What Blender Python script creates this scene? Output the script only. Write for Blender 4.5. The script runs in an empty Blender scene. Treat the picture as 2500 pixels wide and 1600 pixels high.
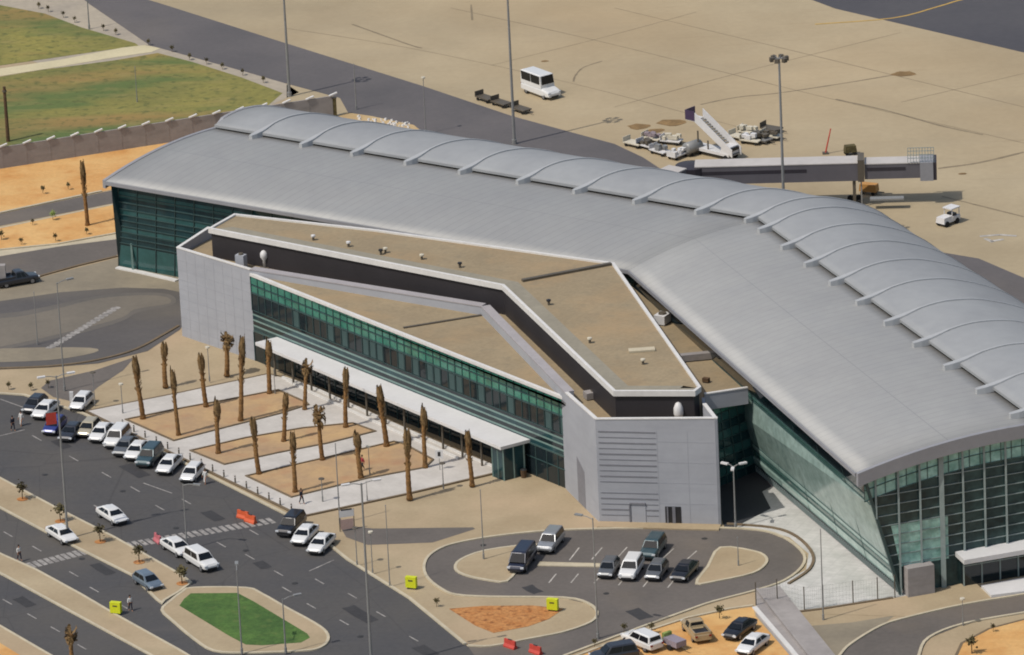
import bpy, math, random
from mathutils import Vector, Matrix
rad = math.radians
random.seed(7)
scene = bpy.context.scene
COL = scene.collection

# ------------------------------------------------------------------ camera
DEP, DIST, FPX, ROLL = rad(19.5), 750.0, 16100.0, 0.048
_fw = Vector((0, math.cos(DEP), -math.sin(DEP)))
_u0 = Vector((0, math.sin(DEP), math.cos(DEP)))
_c = math.sqrt(1 - ROLL * ROLL)
_rt = Vector((1, 0, 0)) * _c - _u0 * ROLL
_up = Vector((1, 0, 0)) * ROLL + _u0 * _c
CAMP = -_fw * DIST
cd = bpy.data.cameras.new('camera')
cam = bpy.data.objects.new('camera', cd)
COL.objects.link(cam)
m = Matrix((_rt, _up, -_fw)).transposed().to_4x4()
m.translation = CAMP
cam.matrix_world = m
cd.sensor_width = 36.0
cd.lens = 36.0 * FPX / 2500.0
cd.clip_start = 5.0
cd.clip_end = 12000.0
scene.camera = cam

# ------------------------------------------------------------------ world, sun, exposure
SUN_AZ, SUN_EL = rad(238), rad(56)
w = bpy.data.worlds.new('World')
scene.world = w
w.use_nodes = True
nt = w.node_tree
sky = nt.nodes.new('ShaderNodeTexSky')
sky.sky_type = 'NISHITA'
sky.sun_disc = False
sky.sun_elevation = SUN_EL
sky.sun_rotation = SUN_AZ
sky.air_density = 1.2
sky.dust_density = 2.5
bg = nt.nodes['Background']
bg.inputs['Strength'].default_value = 0.115
nt.links.new(sky.outputs[0], bg.inputs['Color'])
sl = bpy.data.lights.new('sun', 'SUN')
sl.energy = 3.1
sl.angle = rad(0.53)
sl.color = (1.0, 0.95, 0.87)
so = bpy.data.objects.new('sun', sl)
COL.objects.link(so)
sdir = Vector((math.sin(SUN_AZ) * math.cos(SUN_EL), math.cos(SUN_AZ) * math.cos(SUN_EL), math.sin(SUN_EL)))
so.rotation_euler = sdir.to_track_quat('Z', 'Y').to_euler()
so.location = sdir * 300
vs = scene.view_settings
vs.view_transform = 'Standard'
vs.look = 'None'
vs.exposure = 0.0
vs.gamma = 1.0
scene.cycles.pixel_filter_type = 'BLACKMAN_HARRIS'
scene.cycles.filter_width = 1.9
scene.cycles.max_bounces = 6


# ------------------------------------------------------------------ helpers
def P(x, y, z=0.0):
    """Point on the plane of height z seen at photo pixel (x, y) of 2500 x 1600."""
    d = _fw * FPX + _rt * (x - 1250) - _up * (y - 800)
    t = (z - CAMP.z) / d.z
    return CAMP + d * t


def lin(c):
    c /= 255.0
    return c / 12.92 if c <= 0.04045 else ((c + 0.055) / 1.055) ** 2.4


def rgb(r, g, b, k=0.8):
    return (lin(r) * k, lin(g) * k, lin(b) * k, 1.0)


def mat(name, c, rough=0.8, var=0.12, scale=0.25, fine=0.06, fscale=3.0, tint=None, metal=0.0, spec=0.4, bump=0.0, local=False, ior=1.5, coat=0.0, k=0.8):
    M = bpy.data.materials.new(name)
    M.use_nodes = True
    n, l = M.node_tree.nodes, M.node_tree.links
    b = n['Principled BSDF']
    b.inputs['Roughness'].default_value = rough
    b.inputs['Metallic'].default_value = metal
    b.inputs['Specular IOR Level'].default_value = spec
    b.inputs['IOR'].default_value = ior
    b.inputs['Coat Weight'].default_value = coat
    base = Vector(rgb(*c, k=k)[:3])
    t2 = Vector(rgb(*tint, k=k)[:3]) if tint else base * (1 - var * 1.6)
    t1 = base * (1 + var)
    tc = n.new('ShaderNodeTexCoord')
    if local:
        src = tc.outputs['Object']
    else:
        g = n.new('ShaderNodeNewGeometry')
        src = g.outputs['Position']
    n1 = n.new('ShaderNodeTexNoise')
    n1.inputs['Scale'].default_value = scale
    n1.inputs['Detail'].default_value = 6.0
    n1.inputs['Roughness'].default_value = 0.6
    l.new(src, n1.inputs['Vector'])
    rp = n.new('ShaderNodeMapRange')
    rp.inputs[1].default_value = 0.32
    rp.inputs[2].default_value = 0.68
    l.new(n1.outputs['Fac'], rp.inputs[0])
    mx = n.new('ShaderNodeMix')
    mx.data_type = 'RGBA'
    mx.inputs[6].default_value = (*t2, 1)
    mx.inputs[7].default_value = (*t1, 1)
    l.new(rp.outputs[0], mx.inputs[0])
    n2 = n.new('ShaderNodeTexNoise')
    n2.inputs['Scale'].default_value = fscale
    n2.inputs['Detail'].default_value = 4.0
    l.new(src, n2.inputs['Vector'])
    r2 = n.new('ShaderNodeMapRange')
    r2.inputs[1].default_value = 0.3
    r2.inputs[2].default_value = 0.7
    r2.inputs[3].default_value = 1 - fine
    r2.inputs[4].default_value = 1 + fine
    l.new(n2.outputs['Fac'], r2.inputs[0])
    ml = n.new('ShaderNodeVectorMath')
    ml.operation = 'SCALE'
    l.new(mx.outputs[2], ml.inputs[0])
    l.new(r2.outputs[0], ml.inputs[3])
    l.new(ml.outputs[0], b.inputs['Base Color'])
    if bump:
        bp = n.new('ShaderNodeBump')
        bp.inputs['Strength'].default_value = bump
        bp.inputs['Distance'].default_value = 0.1
        l.new(n2.outputs['Fac'], bp.inputs['Height'])
        l.new(bp.outputs[0], b.inputs['Normal'])
    M['base_mul'] = ml.name
    return M


def overlay(M, kind, scale, color, lo, hi, amt, vec_rot=0.0, vscale=(1, 1, 1)):
    """Blend a second colour over a material by a world-space texture (cracks, patches, stone courses)."""
    n, l = M.node_tree.nodes, M.node_tree.links
    b = n['Principled BSDF']
    old = b.inputs['Base Color'].links[0].from_socket
    g = n.new('ShaderNodeNewGeometry')
    mp = n.new('ShaderNodeMapping')
    mp.inputs['Rotation'].default_value = (0, 0, vec_rot)
    mp.inputs['Scale'].default_value = vscale
    l.new(g.outputs['Position'], mp.inputs['Vector'])
    if kind == 'crack':
        t = n.new('ShaderNodeTexVoronoi')
        t.feature = 'DISTANCE_TO_EDGE'
        out = t.outputs['Distance']
    elif kind == 'noise':
        t = n.new('ShaderNodeTexNoise')
        t.inputs['Detail'].default_value = 5
        out = t.outputs['Fac']
    else:
        t = n.new('ShaderNodeTexBrick')
        t.inputs['Color1'].default_value = (1, 1, 1, 1)
        t.inputs['Color2'].default_value = (.8, .8, .8, 1)
        t.inputs['Mortar'].default_value = (0, 0, 0, 1)
        t.inputs['Mortar Size'].default_value = 0.012
        t.offset = 0.0
        out = t.outputs['Color']
    t.inputs['Scale'].default_value = scale
    l.new(mp.outputs[0], t.inputs['Vector'])
    r = n.new('ShaderNodeMapRange')
    r.inputs[1].default_value = lo
    r.inputs[2].default_value = hi
    r.inputs[3].default_value = amt if kind != 'noise' else 0
    r.inputs[4].default_value = 0 if kind != 'noise' else amt
    l.new(out, r.inputs[0])
    mx = n.new('ShaderNodeMix')
    mx.data_type = 'RGBA'
    l.new(r.outputs[0], mx.inputs[0])
    l.new(old, mx.inputs[6])
    mx.inputs[7].default_value = rgb(*color)
    l.new(mx.outputs[2], b.inputs['Base Color'])


class MB:
    def __init__(s):
        s.v, s.f, s.mi = [], [], []

    def add(s, vs_, fs, mi=0):
        o = len(s.v)
        s.v += [Vector(a) for a in vs_]
        s.f += [tuple(i + o for i in f) for f in fs]
        s.mi += [mi] * len(fs)
        return s

    def hexa(s, c8, mi=0):  # bottom 4 then top 4, counter-clockwise
        return s.add(c8, [(3, 2, 1, 0), (4, 5, 6, 7), (0, 1, 5, 4), (1, 2, 6, 5), (2, 3, 7, 6), (3, 0, 4, 7)], mi)

    def box(s, c, size, rz=0.0, mi=0, top=1.0):
        cx, cy, cz = c
        a, b, h = size[0] / 2, size[1] / 2, size[2] / 2
        co, si = math.cos(rz), math.sin(rz)
        pts = []
        for zz, k in ((-h, 1.0), (h, top)):
            for x, y in ((-a, -b), (a, -b), (a, b), (-a, b)):
                x *= k; y *= k
                pts.append((cx + x * co - y * si, cy + x * si + y * co, cz + zz))
        return s.hexa(pts, mi)

    def quad(s, a, b, c, d, mi=0):
        return s.add([a, b, c, d], [(0, 1, 2, 3)], mi)

    def bar(s, a, b, wd, ht=None, mi=0):
        a, b = Vector(a), Vector(b)
        ht = ht or wd
        d = (b - a).normalized()
        u = d.cross(Vector((0, 0, 1)))
        if u.length < 1e-3:
            u = Vector((1, 0, 0))
        u = u.normalized() * wd / 2
        v = d.cross(u).normalized() * ht / 2
        c8 = [p + q for p in (a, b) for q in (-u - v, u - v, u + v, -u + v)]
        return s.hexa(c8, mi)

    def tube(s, path, rr, n=8, mi=0, cap=True):
        path = [Vector(p) for p in path]
        if not isinstance(rr, (list, tuple)):
            rr = [rr] * len(path)
        vs_, fs = [], []
        ref = Vector((0.31, 0.95, 0.05))
        for i, p in enumerate(path):
            d = (path[min(i + 1, len(path) - 1)] - path[max(i - 1, 0)]).normalized()
            u = d.cross(ref)
            if u.length < 1e-3:
                u = d.cross(Vector((1, 0, 0)))
            u.normalize()
            v = d.cross(u)
            for k in range(n):
                a = 2 * math.pi * k / n
                vs_.append(p + (u * math.cos(a) + v * math.sin(a)) * rr[i])
        for i in range(len(path) - 1):
            for k in range(n):
                k2 = (k + 1) % n
                fs.append((i * n + k, i * n + k2, (i + 1) * n + k2, (i + 1) * n + k))
        if cap:
            fs.append(tuple(range(n))[::-1])
            fs.append(tuple((len(path) - 1) * n + k for k in range(n)))
        return s.add(vs_, fs, mi)

    def prism(s, pts, z0, z1, mi=0, mside=None, bottom=True):
        n = len(pts)
        pts = [Vector((p[0], p[1], 0)) for p in pts]
        if area2(pts) < 0:
            pts = pts[::-1]
        lo = [(p.x, p.y, z0) for p in pts]
        hi = [(p.x, p.y, z1) for p in pts]
        o = len(s.v)
        s.v += [Vector(a) for a in lo + hi]
        s.f.append(tuple(o + n + i for i in range(n))); s.mi.append(mi)
        if bottom:
            s.f.append(tuple(o + i for i in range(n))[::-1]); s.mi.append(mi)
        for i in range(n):
            j = (i + 1) % n
            s.f.append((o + i, o + j, o + n + j, o + n + i))
            s.mi.append(mi if mside is None else mside)
        return s

    def build(s, name, mats, parent=None, smooth=False, world=True):
        me = bpy.data.meshes.new(name)
        off = parent.location if (parent is not None and world) else Vector((0, 0, 0))
        if parent is not None and world and parent.parent is not None:
            off = parent.parent.location
            if parent.type == 'EMPTY':
                off = off + parent.location
        me.from_pydata([tuple(v - off) for v in s.v], [], s.f)
        for mm in (mats if isinstance(mats, (list, tuple)) else [mats]):
            me.materials.append(mm)
        me.polygons.foreach_set('material_index', s.mi)
        if smooth:
            me.polygons.foreach_set('use_smooth', [True] * len(s.f))
        me.update()
        o = bpy.data.objects.new(name, me)
        COL.objects.link(o)
        if parent is not None:
            o.parent = parent
        return o


def area2(p):
    return sum(p[i][0] * p[(i + 1) % len(p)][1] - p[(i + 1) % len(p)][0] * p[i][1] for i in range(len(p)))


def thing(name, label, cat, loc=(0, 0, 0), rz=0.0, group=None):
    o = bpy.data.objects.new(name, None)
    o.empty_display_size = 0.5
    COL.objects.link(o)
    o.location = loc
    o.rotation_euler = (0, 0, rz)
    return tag(o, label, cat, group)


def tag(o, label, cat, group=None):
    o['label'] = label
    o['category'] = cat
    if group:
        o['group'] = group
    return o


def struct(o, kind='structure'):
    o['kind'] = kind
    return o


def dup(root, loc, rz=0.0, label=None, group=None, scale=None, paint=None):
    r = root.copy()
    COL.objects.link(r)
    r.location = loc
    r.rotation_euler = (0, 0, rz)
    if scale:
        r.scale = scale
    if label:
        r['label'] = label
    if group:
        r['group'] = group
    for ch in list(root.children):
        c = ch.copy()
        COL.objects.link(c)
        c.parent = r
        if paint and c.get('painted'):
            c.material_slots[0].link = 'OBJECT'
            c.material_slots[0].material = paint
        for g in list(ch.children):
            d = g.copy()
            COL.objects.link(d)
            d.parent = c
    return r


def smooth_px(pts, n=5, closed=True):
    out = []
    L = len(pts)
    rng = range(L if closed else L - 1)
    for i in rng:
        p0 = pts[(i - 1) % L] if closed else pts[max(i - 1, 0)]
        p1, p2 = pts[i], pts[(i + 1) % L]
        p3 = pts[(i + 2) % L] if closed else pts[min(i + 2, L - 1)]
        for k in range(n):
            t = k / n
            q = []
            for a in range(2):
                q.append(0.5 * (2 * p1[a] + (p2[a] - p0[a]) * t + (2 * p0[a] - 5 * p1[a] + 4 * p2[a] - p3[a]) * t * t + (3 * p1[a] - p0[a] - 3 * p2[a] + p3[a]) * t ** 3))
            out.append(tuple(q))
    if not closed:
        out.append(pts[-1])
    return out


def inset(pts, d):
    pts = [Vector((p[0], p[1])) for p in pts]
    if area2(pts) < 0:
        pts = pts[::-1]
    n = len(pts)
    out = []
    for i in range(n):
        a, b, c = pts[i - 1], pts[i], pts[(i + 1) % n]
        d1, d2 = (b - a).normalized(), (c - b).normalized()
        n1, n2 = Vector((-d1.y, d1.x)), Vector((-d2.y, d2.x))
        k = (n1 + n2)
        if k.length < 1e-4:
            k = n1
        k = k.normalized()
        out.append(b + k * d / max(0.4, k.dot(n1)))
    return pts, out


def sheet(name, px, z, M, sm=0):
    if sm:
        px = smooth_px(px, sm)
    pts = [P(x, y) for x, y in px]
    if area2(pts) < 0:
        pts = pts[::-1]
    mb = MB().add([(p.x, p.y, z) for p in pts], [tuple(range(len(pts)))])
    return struct(mb.build(name, M))


def raised(name, px, h, M, K, sm=0, kw=0.3):
    """A kerbed pavement or bed: a real step up from the road with a kerb ring round it."""
    if sm:
        px = smooth_px(px, sm)
    pts = [P(x, y) for x, y in px]
    out, inn = inset(pts, kw)
    n = len(out)
    mb = MB()
    o = [(p.x, p.y, 0.0) for p in out] + [(p.x, p.y, h) for p in out] + [(p.x, p.y, h) for p in inn] + [(p.x, p.y, h - 0.02) for p in inn]
    fs = []
    for i in range(n):
        j = (i + 1) % n
        fs += [(i, j, n + j, n + i), (n + i, n + j, 2 * n + j, 2 * n + i), (2 * n + i, 2 * n + j, 3 * n + j, 3 * n + i)]
    mb.add(o, fs, 1)
    mb.add([(p.x, p.y, h - 0.02) for p in inn], [tuple(range(n))], 0)
    return struct(mb.build(name, [M, K]))


def strip(name, px, wd, h, M, sm=0, closed=False, z0=0.0, kind=True):
    if sm:
        px = smooth_px(px, sm, closed)
    pts = [P(x, y) for x, y in px]
    n = len(pts)
    mb = MB()
    ring = []
    for i, p in enumerate(pts):
        a = pts[i - 1] if (i > 0 or closed) else p
        b = pts[(i + 1) % n] if (i < n - 1 or closed) else p
        d = (b - a).normalized()
        nn = Vector((-d.y, d.x, 0)) * wd / 2
        ring.append([p - nn + Vector((0, 0, z0)), p + nn + Vector((0, 0, z0)), p + nn + Vector((0, 0, h)), p - nn + Vector((0, 0, h))])
    vs_ = [v for r in ring for v in r]
    fs = []
    for i in range(n if closed else n - 1):
        j = (i + 1) % n
        for k in range(4):
            k2 = (k + 1) % 4
            fs.append((i * 4 + k, j * 4 + k, j * 4 + k2, i * 4 + k2))
    if not closed:
        fs += [(0, 1, 2, 3), tuple((n - 1) * 4 + k for k in (3, 2, 1, 0))]
    mb.add(vs_, fs)
    o = mb.build(name, M)
    return struct(o) if kind else o


def heading(x, y, dx, dy):
    a, b = P(x, y), P(x + dx, y + dy)
    return math.atan2(b.y - a.y, b.x - a.x)


# ------------------------------------------------------------------ materials
M = {}
M['ground'] = mat('paving_beige', (178, 161, 131), .9, .06, .12, .05, 2.5, tint=(164, 145, 115))
overlay(M['ground'], 'noise', .06, (186, 156, 126), .5, .72, .5)
M['apron'] = mat('apron_concrete', (180, 164, 134), .9, .06, .035, .035, 1.2, tint=(163, 147, 118))
overlay(M['apron'], 'noise', .012, (190, 160, 118), .45, .75, .5)
overlay(M['apron'], 'noise', .05, (150, 138, 116), .52, .8, .5, .3, (.35, 1.2, 1))
overlay(M['apron'], 'noise', .5, (150, 130, 100), .6, .75, .25, .6, (.2, 2.0, 1))
M['asphalt'] = mat('asphalt_dark', (74, 73, 74), .85, .10, .09, .08, 2.0, tint=(86, 83, 80))
overlay(M['asphalt'], 'noise', .05, (104, 97, 88), .52, .75, .55)
overlay(M['asphalt'], 'crack', .09, (56, 54, 54), .0, .006, .45, .2, (1, .6, 1))
overlay(M['asphalt_loop'], 'noise', .4, (92, 88, 84), .58, .72, .5) if 'asphalt_loop' in M else None
overlay(M['asphalt'], 'noise', .35, (92, 88, 86), .55, .75, .5, rad(-62), (.12, 1.6, 1))
M['asphalt_loop'] = mat('asphalt_grey', (109, 102, 96), .88, .07, .1, .07, 2.0, tint=(98, 92, 87))
overlay(M['asphalt_loop'], 'noise', .07, (136, 122, 104), .55, .8, .5)
M['asphalt_air'] = mat('asphalt_airside', (104, 99, 98), .88, .08, .05, .05, 1.5, tint=(90, 87, 88))
overlay(M['asphalt_air'], 'noise', .03, (140, 128, 110), .55, .8, .4)
M['taxi'] = mat('taxiway_asphalt', (84, 82, 84), .85, .10, .04, .05, 1.0, tint=(74, 73, 78))
M['dusty'] = mat('dusty_asphalt', (122, 114, 102), .9, .08, .08, .05, 1.5, tint=(110, 104, 95))
M['dusty_m'] = mat('dusty_asphalt_edge', (108, 102, 95), .9, .08, .08, .05, 1.5, tint=(98, 94, 89))
M['asphalt_turn'] = mat('asphalt_turning_loop', (94, 90, 88), .88, .08, .06, .06, 1.5, tint=(84, 81, 80))
overlay(M['asphalt_turn'], 'noise', .05, (118, 110, 98), .45, .7, .7, .5, (.5, 1.2, 1))
M['dusty_l'] = mat('dusty_light', (150, 139, 118), .9, .08, .1, .05, 1.5, tint=(130, 121, 105))
M['sand'] = mat('sand_orange', (216, 174, 114), .95, .07, .15, .07, 2.0, tint=(205, 150, 86), bump=.5)
overlay(M['sand'], 'noise', .5, (196, 138, 78), .54, .72, .6)
overlay(M['sand'], 'noise', .12, (224, 190, 128), .55, .75, .6, .4, (.4, 1.3, 1))
M['sand_pale'] = mat('sand_pale', (196, 172, 130), .95, .09, .1, .06, 1.5, tint=(180, 150, 105), bump=.3)
M['soil'] = mat('red_soil', (168, 108, 56), .95, .16, .7, .2, 2.5, tint=(192, 138, 84), bump=1.0)
overlay(M['soil'], 'noise', 1.4, (120, 74, 40), .54, .68, .75)
M['bed'] = mat('bed_earth', (190, 158, 114), .95, .08, .2, .06, 2.0, tint=(170, 142, 112), bump=.3)
overlay(M['bed'], 'noise', .3, (176, 130, 96), .52, .7, .6)
M['plaza'] = mat('plaza_stone', (206, 200, 192), .8, .05, .3, .04, 2.0, tint=(192, 186, 178))
overlay(M['plaza'], 'brick', 1.0, (176, 172, 166), .0, 1.0, .35, rad(-24))
M['stone'] = mat('plaza_grey_stone', (208, 205, 200), .7, .06, .35, .07, 1.5, tint=(190, 189, 183))
overlay(M['stone'], 'noise', .25, (166, 168, 160), .5, .75, .7)
overlay(M['stone'], 'brick', .35, (160, 160, 156), .0, 1.0, .35, rad(25))
M['kerb'] = mat('kerb_concrete', (198, 186, 160), .85, .08, .5, .06, 3.0)
M['kerb_dark'] = mat('kerb_weathered', (120, 104, 82), .9, .12, .5, .1, 3.0)
M['paint'] = mat('road_paint', (196, 190, 180), .7, .15, .8, .12, 3.0, tint=(150, 145, 138))
M['paint_worn'] = mat('worn_road_paint', (165, 160, 154), .75, .15, 1.2, .15, 3.0, tint=(120, 116, 112))
M['paint_y'] = mat('yellow_paint', (196, 160, 84), .75, .12, .8, .1, 3.0)
M['lawn'] = mat('lawn_green', (78, 108, 48), .95, .14, .25, .2, 2.5, tint=(58, 88, 40), bump=.6)
overlay(M['lawn'], 'noise', .9, (100, 116, 60), .55, .72, .6)
M['grass'] = mat('rough_grass', (136, 128, 66), .95, .14, .07, .12, 1.2, tint=(112, 112, 62), bump=.4)
overlay(M['grass'], 'noise', .10, (88, 108, 58), .5, .6, .85, .5, (.35, 1.0, 1))
overlay(M['grass'], 'noise', .075, (160, 124, 76), .52, .66, .65, .55, (.3, 1.3, 1))
overlay(M['grass'], 'noise', .4, (150, 136, 84), .52, .7, .5, .4, (.5, 1.4, 1))
overlay(M['grass'], 'noise', .9, (84, 92, 50), .54, .66, .65)
M['path'] = mat('path_pale', (208, 196, 160), .9, .06, .2, .05, 2.0)
M['verge'] = mat('verge_sand', (176, 164, 144), .95, .08, .1, .07, 1.2, tint=(160, 150, 136))
# building
M['roof_a'] = mat('roof_metal', (180, 179, 175), .62, .03, .10, .02, .8, spec=.5, metal=.0, tint=(174, 173, 170))
overlay(M['roof_a'], 'noise', .22, (160, 162, 164), .45, .85, .3)
_b = M['roof_a'].node_tree.nodes['Principled BSDF']
_t = M['roof_a'].node_tree.nodes.new('ShaderNodeTangent')
_t.direction_type = 'UV_MAP'
_t.uv_map = 'UVMap'
M['roof_a'].node_tree.links.new(_t.outputs[0], _b.inputs['Tangent'])
_b.inputs['Metallic'].default_value = .36
_b.inputs['Roughness'].default_value = .72
_b.inputs['Anisotropic'].default_value = .6
_b.inputs['Anisotropic Rotation'].default_value = 0.0
_n, _l = M['roof_a'].node_tree.nodes, M['roof_a'].node_tree.links
_uv = _n.new('ShaderNodeUVMap')
_uv.uv_map = 'UVMap'
_sx = _n.new('ShaderNodeSeparateXYZ')
_l.new(_uv.outputs[0], _sx.inputs[0])


def _mth(op, a, b_):
    q = _n.new('ShaderNodeMath')
    q.operation = op
    for k_, v_ in enumerate((a, b_)):
        if hasattr(v_, 'is_linked'):
            _l.new(v_, q.inputs[k_])
        else:
            q.inputs[k_].default_value = v_
    return q.outputs[0]


_seam = _mth('LESS_THAN', _mth('FRACT', _mth('MULTIPLY', _sx.outputs[0], 66.0), 0.0), .07)
_lap = _mth('LESS_THAN', _mth('FRACT', _mth('MULTIPLY', _sx.outputs[1], 2.2), 0.0), .012)
_both = _mth('MAXIMUM', _seam, _lap)
_mix = _n.new('ShaderNodeMix')
_mix.data_type = 'RGBA'
_old = _b.inputs['Base Color'].links[0].from_socket
_l.new(_mth('MULTIPLY', _both, .40), _mix.inputs[0])
_l.new(_old, _mix.inputs[6])
_mix.inputs[7].default_value = rgb(138, 140, 142)
_l.new(_mix.outputs[2], _b.inputs['Base Color'])
M['roof_b'] = mat('vault_metal', (158, 160, 161), .8, .03, .10, .02, .8, spec=.2, tint=(150, 152, 154))
M['rib'] = mat('rib_metal', (172, 174, 175), .7, .03, .4, .02, 2, spec=.5)
M['fascia'] = mat('fascia_grey', (150, 150, 154), .55, .04, .4, .03, 2, spec=.5)
M['gap'] = mat('clerestory_dark', (46, 46, 48), .4, .1, .5, .05, 2)
M['cladding'] = mat('cladding_grey', (172, 174, 180), .6, .03, .2, .02, 1.5, spec=.4, tint=(164, 166, 172))
M['cladding_fine'] = mat('cladding_joint', (161, 163, 169), .6, .05, .5, .04, 2)
overlay(M['cladding'], 'noise', .5, (158, 160, 167), .45, .75, .5, 0, (.5, .5, 3.0))
M['cladding_seam'] = mat('cladding_seam', (132, 132, 138), .6, .06, .5, .05, 2)
M['flatroof'] = mat('gravel_roof', (158, 141, 112), .95, .06, .18, .08, 2.5, tint=(148, 132, 105))
overlay(M['flatroof'], 'noise', .14, (174, 146, 108), .48, .72, .6)
overlay(M['flatroof'], 'brick', .22, (136, 122, 98), .0, 1.0, .22, rad(33))
overlay(M['flatroof'], 'noise', .35, (140, 124, 100), .56, .66, .35)
overlay(M['flatroof'], 'noise', .8, (138, 126, 104), .58, .72, .5)
M['flatgrey'] = mat('roof_membrane', (150, 143, 126), .9, .06, .3, .06, 2.0)
M['darkwall'] = mat('dark_cladding', (50, 47, 50), .55, .08, .3, .05, 2)
M['white'] = mat('white_metal', (222, 220, 218), .5, .03, .4, .03, 2)
M['cop'] = mat('coping_pale', (222, 219, 214), .6, .04, .5, .03, 2)
M['glass'] = mat('teal_glass', (38, 70, 74), .08, .22, .35, .06, 2, spec=.5, ior=1.5, tint=(26, 48, 54))
M['glass_gable'] = mat('gable_glass', (62, 84, 82), .22, .3, .3, .1, 1.2, spec=.3, ior=1.45, tint=(42, 60, 62))
M['glass_row'] = mat('lighter_teal_glass', (58, 100, 100), .1, .18, .4, .06, 2, spec=.5, tint=(50, 90, 88))
M['glass_dk'] = mat('dark_glass', (22, 34, 38), .06, .4, .6, .05, 2, spec=.5, ior=1.5, tint=(40, 48, 52))
M['glass_green'] = mat('green_spandrel_glass', (74, 138, 120), .12, .10, .6, .08, 3, spec=.6, ior=1.6, tint=(46, 104, 90))
M['glass_pale'] = mat('pale_teal_glass', (186, 212, 202), .14, .08, .5, .06, 2, spec=.7, ior=1.8, tint=(164, 194, 184))
M['glass_mid'] = mat('mid_teal_glass', (86, 122, 114), .1, .15, .4, .08, 2, spec=.7, ior=1.9, tint=(72, 106, 100))
M['glass_reflection'] = mat('stone_reflection_glass', (166, 188, 180), .16, .08, .6, .12, 1.8, spec=.6, ior=1.7, tint=(138, 162, 155))  # reflection of the pale paving, put into the glass colour
M['glass_spandrel'] = mat('bright_teal_spandrel', (178, 220, 208), .15, .14, .7, .12, 2, spec=.5, tint=(124, 172, 160))  # the spandrel panels' own pale teal
M['block_shade'] = mat('painted_block_shade', (58, 60, 64), .7, .08, .3, .06, 2)  # dark tone for the painted shadow of the near block
M['bandtop'] = mat('parapet_membrane', (168, 163, 164), .8, .05, .4, .04, 2)
M['louvre'] = mat('louvre_metal', (124, 150, 144), .45, .08, .5, .05, 2, spec=.5)
M['mullion'] = mat('mullion_metal', (142, 156, 154), .45, .06, .5, .05, 2, spec=.5)
M['mullion_dk'] = mat('mullion_dark', (58, 84, 84), .45, .06, .5, .05, 2, spec=.5)
M['wall_conc'] = mat('wall_concrete', (164, 158, 154), .9, .05, .2, .06, 1.5, tint=(152, 146, 143))
overlay(M['wall_conc'], 'noise', .6, (136, 130, 126), .5, .75, .6, 0, (.6, .6, 2.5))
M['steel'] = mat('galvanised_steel', (150, 150, 148), .45, .05, .6, .05, 3, metal=.2, local=True)
M['steel_dk'] = mat('dark_steel', (98, 90, 78), .55, .08, .6, .05, 3, local=True)
M['bridge'] = mat('bridge_metal', (104, 101, 106), .5, .05, .3, .03, 1.5)
M['bridge_top'] = mat('bridge_roof', (196, 190, 184), .6, .05, .3, .03, 1.5)
M['bridge_dk'] = mat('bridge_dark', (60, 56, 62), .5, .1, .3, .03, 1.5)
M['tyre'] = mat('tyre_rubber', (34, 33, 33), .9, .1, 1, .05, 4, local=True)
M['rim'] = mat('rim_alloy', (150, 150, 152), .4, .05, 1, .05, 4, local=True, metal=.5)
M['cglass'] = mat('car_glass', (26, 30, 34), .12, .1, 1, .02, 4, spec=.35, local=True)
M['lampl'] = mat('headlight_lens', (220, 222, 224), .15, .05, 1, .02, 4, local=True)
M['tail'] = mat('taillight_lens', (130, 24, 22), .2, .05, 1, .02, 4, local=True)
M['trunk'] = mat('palm_trunk', (150, 112, 66), .95, .2, 2.0, .25, 8, tint=(104, 76, 46), local=True, bump=1.0)
M['frond_dry'] = mat('dry_frond', (144, 116, 76), .9, .2, 2.0, .2, 6, tint=(104, 82, 52), local=True)
M['frond'] = mat('olive_frond', (96, 94, 56), .9, .2, 2.0, .2, 6, tint=(70, 70, 44), local=True)
M['bark'] = mat('sapling_bark', (96, 74, 52), .9, .2, 2, .2, 6, local=True)
M['leaf'] = mat('sapling_leaf', (92, 84, 50), .9, .3, 2, .2, 6, tint=(66, 58, 38), local=True)
M['leaf_g'] = mat('pale_green_leaf', (150, 168, 92), .9, .25, 2, .2, 6, tint=(96, 116, 56), local=True)
M['fluo'] = mat('yellow_panel', (214, 220, 40), .5, .05, 1, .04, 4, local=True)
M['orange'] = mat('orange_plastic', (214, 96, 56), .5, .08, 1, .05, 4, local=True)
M['red'] = mat('red_plastic', (200, 74, 62), .5, .08, 1, .05, 4, local=True)
M['pink'] = mat('pink_red_plastic', (196, 110, 116), .5, .08, 1, .05, 4, local=True)
M['blue'] = mat('blue_banner', (44, 52, 120), .6, .08, 1, .05, 4, local=True)
M['cream'] = mat('cream_plastic', (214, 206, 186), .6, .06, 1, .05, 4, local=True)
M['gpu'] = mat('faded_orange_paint', (204, 150, 84), .6, .08, 1, .05, 4, local=True)
M['purpgrey'] = mat('mauve_bags', (150, 136, 140), .8, .08, 1, .05, 4, local=True)
M['purple'] = mat('purple_panel', (78, 62, 88), .5, .06, 1, .05, 4, local=True)
M['skin'] = mat('skin', (176, 128, 100), .7, .05, 3, .05, 8, local=True)
M['hair'] = mat('hair_dark', (40, 32, 28), .8, .1, 6, .1, 20, local=True)
M['cl_white'] = mat('cloth_white', (214, 212, 208), .9, .05, 3, .05, 8, local=True)
M['cl_dark'] = mat('cloth_dark', (46, 46, 58), .9, .08, 3, .05, 8, local=True)
M['cl_red'] = mat('cloth_red', (170, 60, 70), .9, .08, 3, .05, 8, local=True)
M['cl_blue'] = mat('cloth_blue', (70, 84, 130), .9, .08, 3, .05, 8, local=True)


def paint(name, c, metal=.15):
    return mat(name, c, .32, .02, 1.0, .01, 4, metal=metal, spec=.5, coat=.5, local=True)


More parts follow.
